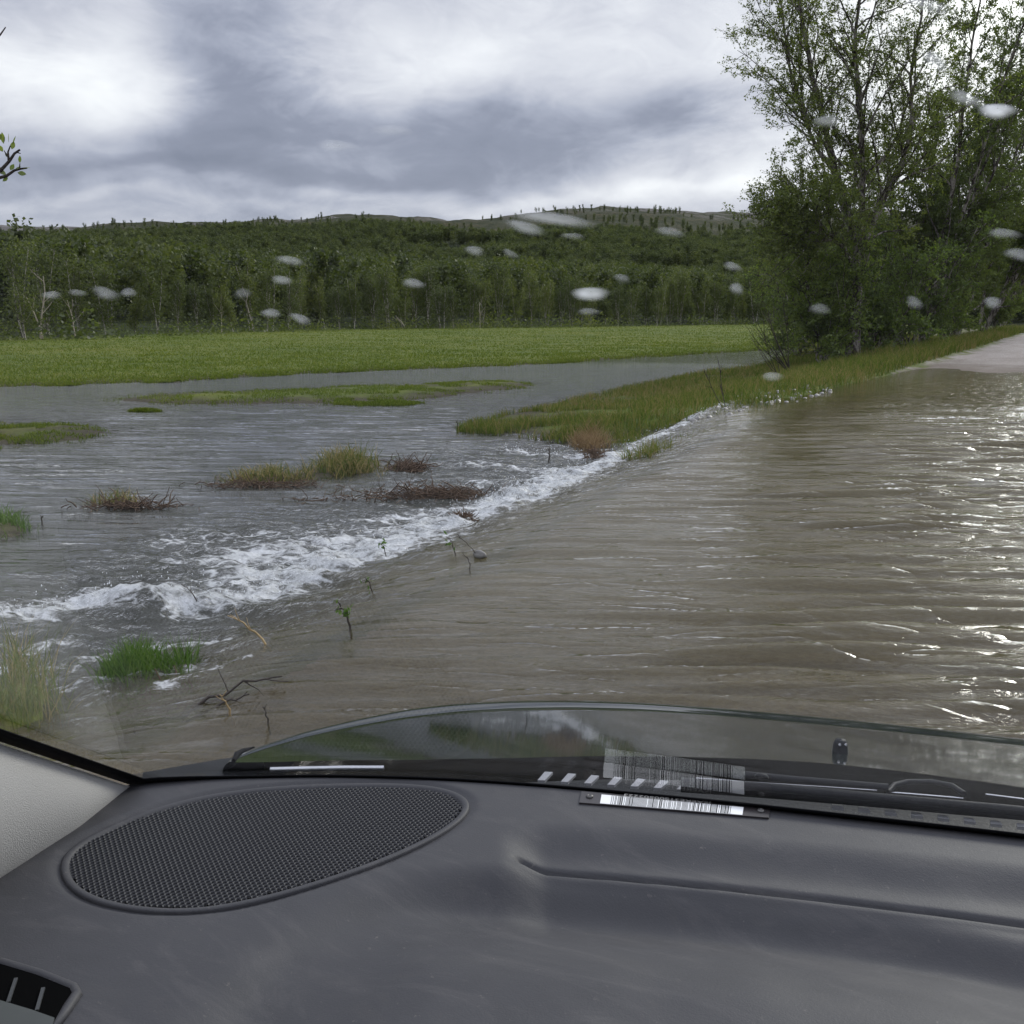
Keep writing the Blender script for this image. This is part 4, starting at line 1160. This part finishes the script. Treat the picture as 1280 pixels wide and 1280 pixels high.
# identification plate with bar code, and its rivets
def quadp(l, z): return [P(x, y, z) for x, y in l]
def box_on(l, z0, z1):
    top = quadp(l, z1); lo = [p-np.array([0, 0, z1-z0]) for p in top]
    return np.array(lo+top), np.array([[0, 1, 2, 3][::-1], [4, 5, 6, 7], [0, 1, 5, 4], [1, 2, 6, 5], [2, 3, 7, 6], [3, 0, 4, 7]])
zp = float(ZD)+.0012
Vp, Fp = box_on([(724, 1003), (961, 1022), (963, 1009), (727, 989)], ZD-.004, zp)
plate = cpart('identification_plate', Vp, [Fp], simple('brown_black_plate', (.035, .030, .030), .35, .1, 50), None, False)
LBc = [np.array(P(x, y, zp+.0004)) for x, y in [(750, 1004.0), (928, 1018.5), (929.5, 1008.8), (752, 993.0)]]
def lb(u_, v_): return (LBc[0]*(1-u_)+LBc[1]*u_)*(1-v_)+(LBc[3]*(1-u_)+LBc[2]*u_)*v_
def lbquads(rects, dz):
    V_ = []; F_ = []
    for (a, b, c, d) in rects:
        n_ = len(V_); V_ += [lb(a, c)+[0, 0, dz], lb(b, c)+[0, 0, dz], lb(b, d)+[0, 0, dz], lb(a, d)+[0, 0, dz]]; F_.append([n_, n_+1, n_+2, n_+3])
    return np.array(V_), np.array(F_)
Vq, Fq = lbquads([(0, 1, 0, 1)], 0)
Vq, Fl = solid(Vq, Fq, (0, 0, 1), .0003)
label = cpart('label', Vq, Fl, simple('white_label', (.80, .80, .78), .5, .05, 60), plate, False)
bars = []; x = .075
r2 = random.Random(5)
while x < .915:
    w = r2.choice([.0035, .0035, .0035, .0085]); bars.append((x, min(x+w, .92), -.01, 1.0)); x += w+r2.choice([.004, .004, .0095])
Vq, Fq = lbquads(bars, .00015); cpart('bar_code', Vq, [Fq], simple('label_ink', (.02, .02, .02), .6, .1, 60), plate, False)
# number over the bars, upside down as seen from inside
cu = bpy.data.curves.new('number', 'FONT'); cu.body = 'JSAERE31S00502223'; cu.size = 1; cu.extrude = .01
to = bpy.data.objects.new('tmp_number', cu); COL.objects.link(to); bpy.context.view_layer.update()
tm_ = bpy.data.meshes.new_from_object(to.evaluated_get(bpy.context.evaluated_depsgraph_get()))
bpy.data.objects.remove(to)
tv = np.array([v.co[:] for v in tm_.vertices]); mn = tv.min(0); mx = tv.max(0)
uu = 1-(tv[:, 0]-mn[0])/(mx[0]-mn[0]); v2 = 1-(tv[:, 1]-mn[1])/(mx[1]-mn[1])
ln = np.array([lb(.16+.62*a, .99+.38*b)+np.array([0, 0, .00012+.0001*(c > 0)]) for a, b, c in zip(uu, v2, tv[:, 2])])
fa_ = [list(p.vertices) for p in tm_.polygons]
me_ = bpy.data.meshes.new('number'); me_.from_pydata((ln-CO).tolist(), [], fa_); me_.materials.append(simple('number_ink', (.30, .29, .27), .5, .05, 60))
no_ = bpy.data.objects.new('number', me_); COL.objects.link(no_); no_.parent = plate
def disc(c, n, r, h, k=14):
    n = np.asarray(n, float); n /= np.linalg.norm(n); a = np.cross(n, [1, 0, .1]); a /= np.linalg.norm(a); b = np.cross(n, a)
    th = np.arange(k)*2*pi/k; rows = []
    for rr_, hh_ in [(1, 0), (1, .5), (.7, 1), (.28, 1.0), (.22, .4), (.01, .35)]:
        rows.append(c+rr_*r*(np.cos(th)[:, None]*a+np.sin(th)[:, None]*b)+n*hh_*h)
    return np.concatenate(rows), grid_faces(6, k, True)
for (x, y) in [(737, 996), (951, 1014)]:
    V_, F_ = disc(P(x, y, zp), (0, 0, 1), .0024, .0012); cpart('rivet', V_, [F_], simple('rivet_steel', (.10, .095, .09), .35, .2, 90, metallic=.6), plate)

# demister outlet in the corner below the pillar
vl = [(-60, 1184), (0, 1204), (50, 1219), (92, 1236), (96, 1244), (84, 1262), (66, 1290), (20, 1280), (-60, 1262)]
vw = np.array([P(x, y, ZD+.0005) for x, y in vl]); vc_ = vw.mean(0)
T = Tubes(); T.add(np.vstack([vw, vw[:1], vw[1:2]]), [.0026]*(len(vw)+2), 8)
vent = T.build('air_outlet', MDA, None); vent.data.transform(__import__('mathutils').Matrix.Translation(-CO)); vent.parent = car
V_ = np.vstack([vw, vc_[None]])+[0, 0, .0016]; n_ = len(vw)
cpart('outlet_shade_sheet', V_, [np.array([[i, (i+1) % n_, n_] for i in range(n_)])], RECESS_SHADE, vent, False)  # black sheet just above the dash, painted as the outlet's shaded depth
for (a, b) in [((20, 1222), (10, 1252)), ((54, 1234), (46, 1262)), ((-14, 1212), (-24, 1240))]:
    p, q = P(*a, ZD+.003), P(*b, ZD+.003); d = (q-p); s_ = np.array([d[1], -d[0], 0]); s_ /= np.linalg.norm(s_); s_ *= .0008
    V_ = np.array([p-s_, p+s_, q+s_, q-s_, p-s_-[0, 0, .004], p+s_-[0, 0, .004], q+s_-[0, 0, .004], q-s_-[0, 0, .004]])
    cpart('vane', V_, [np.array([[0, 1, 2, 3], [0, 4, 5, 1], [1, 5, 6, 2], [2, 6, 7, 3], [3, 7, 4, 0]])], simple('vane_grey', (.035, .037, .037), .5, .1, 50), vent, False)
p_ = [P(x, y, ZD+.0035) for x, y in [(-60, 1232), (0, 1250), (40, 1262), (68, 1272), (60, 1300), (-60, 1290)]]
p2_ = np.array(p_+[q-[0, 0, .002] for q in p_]); k6 = 6
cpart('flap', p2_, [np.array([[0, 1, 2, 3], [0, 3, 4, 5]]), np.array([[i, (i+1) % 6, (i+1) % 6+6, i+6] for i in range(6)])], simple('flap_grey', (.045, .05, .045), .5, .15, 80), vent, False)

# pillar trim
rows = []; ts = np.concatenate([np.linspace(0, .3, 50), np.linspace(.32, .86, 20)])
for t in ts:
    E_ = glass(KX, t)-gn*.004+cr*.002
    yD = .433-t*1.02; zD_ = ZD-.004+max(0, t-.16)*.62
    D_ = np.array([float(xD(yD)), yD, zD_])
    row = []
    for s in np.linspace(0, 1, 16):
        c_ = E_*(1-s)+D_*s
        nb = np.cross(E_-D_, gd); nb /= np.linalg.norm(nb)+1e-9
        if nb@(CAM-c_) < 0: nb = -nb
        row.append(c_+nb*.016*min(1, t*5)*math.sin(pi*s)**.8)
    rows.append(row)
V_ = np.array(rows).reshape(-1, 3)
nb_ = np.array([1.0, -.3, .3]); nb_ /= np.linalg.norm(nb_)
Vs, Fs = solid(V_, grid_faces(len(ts), 16), nb_, .003)
cpart('pillar_trim', Vs, Fs, PIL)

# windscreen pane (a real 4.5 mm sheet) with its black printed border
def m_glass():
    m, g = mat_new('windscreen_glass')
    geo = g.n('ShaderNodeNewGeometry')
    dt = g.n('ShaderNodeVectorMath', {'operation': 'DOT_PRODUCT'}, i0=geo.outputs['Normal'], i1=geo.outputs['Incoming']).outputs['Value']
    c = g.m('ABSOLUTE', dt)
    f = g.m('MULTIPLY_ADD', g.m('POWER', g.m('SUBTRACT', 1.0, c), 5.0), .46, .016)
    tr = g.n('ShaderNodeBsdfTransparent', None, Color=(.965, .98, .97))
    gl = g.n('ShaderNodeBsdfGlossy', None, Color=(1, 1, 1), Roughness=.0)
    out(g, g.n('ShaderNodeMixShader', None, Fac=f, i1=tr, i2=gl))
    return m
uu_ = np.linspace(KX, .80, 70); tt_ = np.concatenate([np.linspace(-.035, .12, 20), np.linspace(.14, .86, 16)])
V_ = np.array([[glass(u, t) for t in tt_] for u in uu_]).reshape(-1, 3)
Vs, Fs = solid(V_, grid_faces(len(uu_), len(tt_)), -gn, .0045)
pane = cpart('windscreen', Vs, Fs, m_glass(), None, True)
def strip(a_, b_, off, th, mat, name, par=None):
    V_ = np.array([[a, b] for a, b in zip(a_, b_)]).reshape(-1, 3)-gn*off
    Vs, Fs = solid(V_, grid_faces(len(a_), 2), gn, th)
    return cpart(name, Vs, Fs, mat, par, True)
us2 = np.linspace(KX, .8, 90)
strip([glass(u, -.03) for u in us2], [glass(u, .0055+.0045*sst(u, -.3, -.15)+.006*(1-sst(u, KX, KX+.06))) for u in us2], .0012, .0008, BLK, 'printed_border', pane)
ts2 = np.linspace(0, .86, 60)
strip([glass(KX-.001, t) for t in ts2], [glass(KX+.0085, t)+gd*.0 for t in ts2], .0012, .0008, BLK, 'printed_border', pane)

# bonnet
def hoodz(p): return .962-.262*(p@cf-.60)
def hood_hit(px, py, dz=0.0):
    d = ray(px, py); lo, hi = .3, 4.0
    for _ in range(50):
        m_ = .5*(lo+hi); p = CAM+d*m_
        if p[2] > hoodz(p)+dz: lo = m_
        else: hi = m_
    return CAM+d*lo
FC = smooth_line([hood_hit(x, y) for x, y in [(293, 951), (300, 944), (330, 932), (380, 916), (440, 902), (510, 889), (580, 881.5), (650, 878), (720, 877.5), (800, 880), (900, 887), (1000, 896), (1100, 906), (1200, 917), (1300, 928), (1420, 944), (1560, 968)]], 2, 90)
RC = smooth_line([hood_hit(x, y) for x, y in [(293, 953), (320, 953), (360, 952), (400, 951), (450, 950), (500, 950), (560, 949), (620, 948), (690, 946), (760, 945), (850, 946), (930, 948), (1020, 953), (1120, 963), (1250, 980), (1400, 1003), (1560, 1030)]], 2, 90)
rows = []
for i in range(90):
    f_, r_ = FC[i], RC[i]; row = []
    od = (f_-r_); od[2] = 0; L = np.linalg.norm(od); od = od/(L+1e-9)
    if i < 30: 
        tg = FC[min(i+1, 89)]-FC[max(i-1, 0)]; nn_ = np.array([tg[1], -tg[0], 0]); nn_ /= np.linalg.norm(nn_)
        if nn_@cf < 0 and nn_@(-cr) < 0: nn_ = -nn_
        w_ = sst(i, 10, 30); nn_ = -np.array([-tg[1], tg[0], 0])/np.linalg.norm(tg[:2]) if False else nn_
        if (nn_@(f_-RC[60])) < 0: nn_ = -nn_
        od = nn_*(1-w_)+od*w_; od /= np.linalg.norm(od)
    for s in np.linspace(0, 1, 30):
        p = r_*(1-s)+f_*s
        cb_ = 0.0
        cb_ += .006*math.exp(-((s-.93)/.05)**2)*min(1, L*3)
        row.append(p+[0, 0, cb_])
    for a in np.linspace(.15, 1, 7):
        th = a*pi/2; row.append(f_+od*.010*math.sin(th)-[0, 0, .010*(1-math.cos(th))])
    for h in (.06, .14, .28): row.append(f_+od*(.011+h*.1)-[0, 0, h])
    rows.append(row)
nH = len(rows[0])
PAINT = simple('dark_green_paint', (.010, .015, .014), .035, .25, 25, spec=.8, coat=0)
bon = cpart('bonnet', np.array(rows).reshape(-1, 3), [grid_faces(90, nH)], PAINT)
# wing between bonnet and windscreen corner
wl = [hood_hit(x, y, -.012) for x, y in [(165, 968), (200, 962), (240, 955), (275, 949), (300, 946), (330, 944)]]
wr = [hood_hit(x, y, -.012) for x, y in [(165, 990), (200, 990), (240, 990), (275, 985), (300, 975), (330, 965)]]
V_ = np.array([[b, a, a-[0, 0, .02]+cf*.004-cr*.01, a-[0, 0, .2]-cr*.03] for a, b in zip(wl, wr)]).reshape(-1, 3)
cpart('wing', V_, [grid_faces(6, 4)], DARKP)
# scuttle panel with its air slots, wipers, washer nozzle
rows = []
for i, u in enumerate(np.linspace(KX+.015, .8, 90)):
    b_ = np.array([u, float(yb(u)), 0]); 
    j = int(np.argmin(np.hypot(RC[:, 0]-b_[0]-cf[0]*.08, RC[:, 1]-b_[1]-cf[1]*.08))); 
    L = .055+.05*sst(u, -.45, -.2)
    row = []
    for s in np.linspace(0, 1, 10):
        p = b_+cf*(L*s-.004); z = .986-.02*s-.006*math.sin(pi*min(1, s*1.2))
        row.append([p[0], p[1], z])
    row.append([p[0], p[1], .90]); rows.append(row)
scut = cpart('scuttle_panel', np.array(rows).reshape(-1, 3), [grid_faces(90, 11)], DARKP)
RIB = simple('slot_rib', (.34, .34, .35), .35, .2, 90)
def ghit(x, y, off): 
    p = glass_hit(x, y); d = p-CAM; L = np.linalg.norm(d); return CAM+d*(L+off)/L
for i in range(7):
    x0 = 672+29*i; y0 = 966.5+1.9*i; 
    q = [(x0, y0+8.5), (x0+9, y0+9.0), (x0+19, y0-1.5+.4*i), (x0+9, y0-2+.2*i)]
    V_ = np.array([P(x, y, .9895) for x, y in q]); V_ = np.concatenate([V_, V_-np.array([0, 0, .002])])
    cpart('slot_rib', V_, [np.array([[0, 1, 2, 3], [0, 4, 5, 1], [1, 5, 6, 2], [2, 6, 7, 3], [3, 7, 4, 0]])], RIB, scut, False)
for i in range(8):
    x0 = 1040+33*i; y0 = 1003.5+3.5*i
    q = [(x0, y0+5), (x0+15, y0+6.5), (x0+12, y0+2), (x0+0, y0+.5)]
    V_ = np.array([P(x, y, .9895) for x, y in q]); V_ = np.concatenate([V_, V_-np.array([0, 0, .002])])
    cpart('slot_rib', V_, [np.array([[0, 1, 2, 3], [0, 4, 5, 1], [1, 5, 6, 2], [2, 6, 7, 3], [3, 7, 4, 0]])], RIB, scut, False)
def tubepart(name, l, off, r, mat, parent=None, k=8):
    T = Tubes(); q = np.array([P(x, y, .979+off) for x, y in l])-CO; T.add(q, np.full(len(q), r) if np.isscalar(r) else r, k)
    o = T.build(name, mat); o.parent = parent or car; return o
STEEL = simple('wiper_steel', (.55, .55, .56), .25, .1, 90, metallic=.9)
wip = tubepart('wiper', [(851, 977), (900, 980), (980, 986), (1100, 997), (1200, 1006), (1330, 1018)], .020, .0030, DARKP)
tubepart('rubber_blade', [(851, 985), (900, 988), (980, 994), (1100, 1004), (1200, 1013), (1330, 1024)], .014, .0030, BLK, wip)
tubepart('spring_strip', [(870, 973), (950, 979), (1030, 984), (1096, 988.5)], .019, .0007, STEEL, wip)
tubepart('spring_strip', [(1107, 990), (1150, 993.5), (1204, 998)], .019, .0007, STEEL, wip)
tubepart('spring_strip', [(1232, 993), (1280, 999), (1330, 1004)], .019, .0007, STEEL, wip)
tubepart('wiper_arm', [(1110, 990), (1118, 981), (1135, 977), (1165, 977), (1190, 982), (1205, 992)], .022, .0018, DARKP, wip)
tubepart('wiper_arm', [(930, 968), (990, 974), (1050, 979), (1110, 984)], .024, .0024, DARKP, wip)
V_, F_ = disc(ghit(952, 972, .022), gn, .004, .002); cpart('pivot', V_, [F_], DARKP, wip)
wip2 = tubepart('wiper', [(292, 951), (296, 943), (304, 938), (318, 934)], .022, [.0016, .0022, .0016, .0006], BLK)
tubepart('rubber_blade', [(338, 962), (380, 961), (430, 960), (480, 960)], .02, .0018, STEEL, wip2)
nz = hood_hit(1050, 940)
T = Tubes(); up3 = np.array([0, 0, 1.0])
T.add(np.array([nz-CO-up3*.004, nz-CO+up3*.004, nz-CO+up3*.010, nz-CO+up3*.0145, nz-CO+up3*.0155]), [.0095, .0085, .008, .006, .001], 14)
noz = T.build('washer_nozzle', DARKP); noz.parent = car
for s_ in (-1, 1):
    V_, F_ = disc(nz+up3*.0105-fw*.0079+rt*s_*.0034, -fw, .0016, .0008); cpart('jet', V_, [F_], STEEL, noz)
# roof lining behind and above the windscreen
rows = []
for u in np.linspace(KX+.0, .85, 12):
    e = glass(u, .845)
    rows.append([e-cf*a+np.array([0, 0, b]) for a, b in [(0, .0), (.1, .045), (.3, .075), (.8, .09), (1.5, .07)]])
Vs, Fs = solid(np.array(rows).reshape(-1, 3), grid_faces(12, 5), (0, 0, -1), .02)
cpart('roof', Vs, Fs, simple('roof_lining', (.12, .12, .12), .95, .1, 300))

# ---------------------------------------------------------------- rain on the outside of the glass
def m_drop():
    m, g = mat_new('rain_water')
    e = g.attr('edge'); tc = g.n('ShaderNodeTexCoord').outputs['Object']
    n = g.noise(tc, 110, 2, .5)
    a = g.m('MULTIPLY', g.rng(e, 0, .7, smooth=True), g.attr('dens'))
    a = g.m('MULTIPLY', a, g.rng(n, .2, .6, .65, 1.0))
    tr = g.n('ShaderNodeBsdfTransparent')
    ts_ = g.n('ShaderNodeBsdfTranslucent', None, Color=(.92, .94, .97)); df = g.n('ShaderNodeBsdfDiffuse', None, Color=(.85, .88, .92))
    s = g.n('ShaderNodeMixShader', None, Fac=.5, i1=ts_, i2=df)
    out(g, g.n('ShaderNodeMixShader', None, Fac=g.m('MINIMUM', a, .95), i1=tr, i2=s))
    return m
MDR = m_drop()
DR = [(1247, 139, 24, 12, 6, 1.0), (1208, 124, 22, 12, 20, .5), (1170, 76, 20, 13, 25, .6), (737, 373, 30, 11, 2, .75), (735, 396, 16, 7, 5, .30), (692, 278, 54, 12, 6, .62), (656, 289, 32, 10, 12, .50),
      (420, 186, 30, 9, 6, .42), (490, 166, 28, 10, 5, .35), (360, 333, 20, 8, 6, .42), (350, 358, 17, 7, 6, .45), (336, 400, 15, 8, 10, .42), (373, 407, 15, 9, 20, .42), (128, 376, 19, 10, 10, .38),
      (157, 375, 13, 7, 5, .38), (60, 379, 13, 7, 5, .38), (93, 376, 12, 6, 5, .30), (515, 361, 18, 8, 4, .42), (592, 319, 16, 8, 15, .38), (637, 323, 12, 7, 30, .28), (915, 338, 13, 8, 10, .35), (920, 366, 12, 9, 10, .42),
      (965, 478, 16, 8, 8, .40), (1256, 296, 20, 9, 5, .38), (1274, 323, 20, 10, 5, .42), (1241, 384, 14, 9, 5, .42), (1232, 613, 28, 9, 4, .22), (837, 294, 20, 9, 8, .35), (776, 353, 13, 7, 5, .28), (301, 375, 14, 8, 8, .22),
      (1035, 152, 18, 11, 5, .45), (1160, 5, 30, 12, 10, .5), (1143, 384, 14, 9, 20, .30), (1025, 392, 16, 9, 15, .25), (715, 300, 16, 6, 5, .3)]
pl_ = ['above the tallest birch crown', 'over the forest', 'over the hills', 'over the sky']
for i, (px_, py_, rx, ry, an, dn) in enumerate(DR):
    c = glass_hit(px_, py_); d = c-CAM; d /= np.linalg.norm(d); c = c+d*.0075
    dist_ = np.linalg.norm(c-CAM)
    a = rt*math.cos(R(an))-up*math.sin(R(an)); a = a-d*(a@gn)/(gn@d); b = up*math.cos(R(an))+rt*math.sin(R(an)); b = b-d*(b@gn)/(gn@d)
    # lies on the glass: project the ellipse along the sight line at this spot once, keep it as real geometry on the pane
    c0 = c-gn*((c-glass_hit(px_, py_))@gn)+gn*.0052
    nr, nk = 8, 24; th = np.arange(nk)*2*pi/nk; V_ = []; ed = []
    for r_ in np.linspace(0.02, 1, nr):
        wob = 1+.12*np.sin(th*2+i*1.7)+.06*np.sin(th*3+2*i)
        V_.append(c0+(a*rx*1.0/F*dist_)[None]*(np.cos(th)*wob*r_)[:, None]+(b*ry*.82/F*dist_)[None]*(np.sin(th)*wob*r_)[:, None]+gn*.0006*(1-r_*r_)); ed.append(np.full(nk, 1-r_))
    dn_ = 1.0 if i in (0, 3) else .72
    o = mesh_np('raindrop', np.concatenate(V_)-c0, [grid_faces(nr, nk, True)], MDR, None, True); o.location = c0
    fattr(o.data, 'edge', np.concatenate(ed)); fattr(o.data, 'dens', np.concatenate([dn*dn_*(.95-.6*np.sin(th+.5)*r_)*(1+.12*np.sin(th*3+i)*r_) for r_ in np.linspace(.02, 1, nr)]))  # whiter on the lower side: the drop's highlight painted into its opacity
    lab = {0: 'brightest white raindrop smear at the upper right over the birches', 3: 'bright raindrop smear in the middle over the far tree line', 5: 'longest pale raindrop streak over the hill ridge', 7: 'soft raindrop smear in the grey cloud left of the middle', 2: 'blurred raindrop smear over the top of the leaning birch', 22: 'faint raindrop smear over the verge grass', 26: 'faint raindrop smear over the brown road water'}.get(i, 'faint pale raindrop smear on the windscreen')
    tag(o, lab, 'raindrop', 'raindrops on the windscreen')
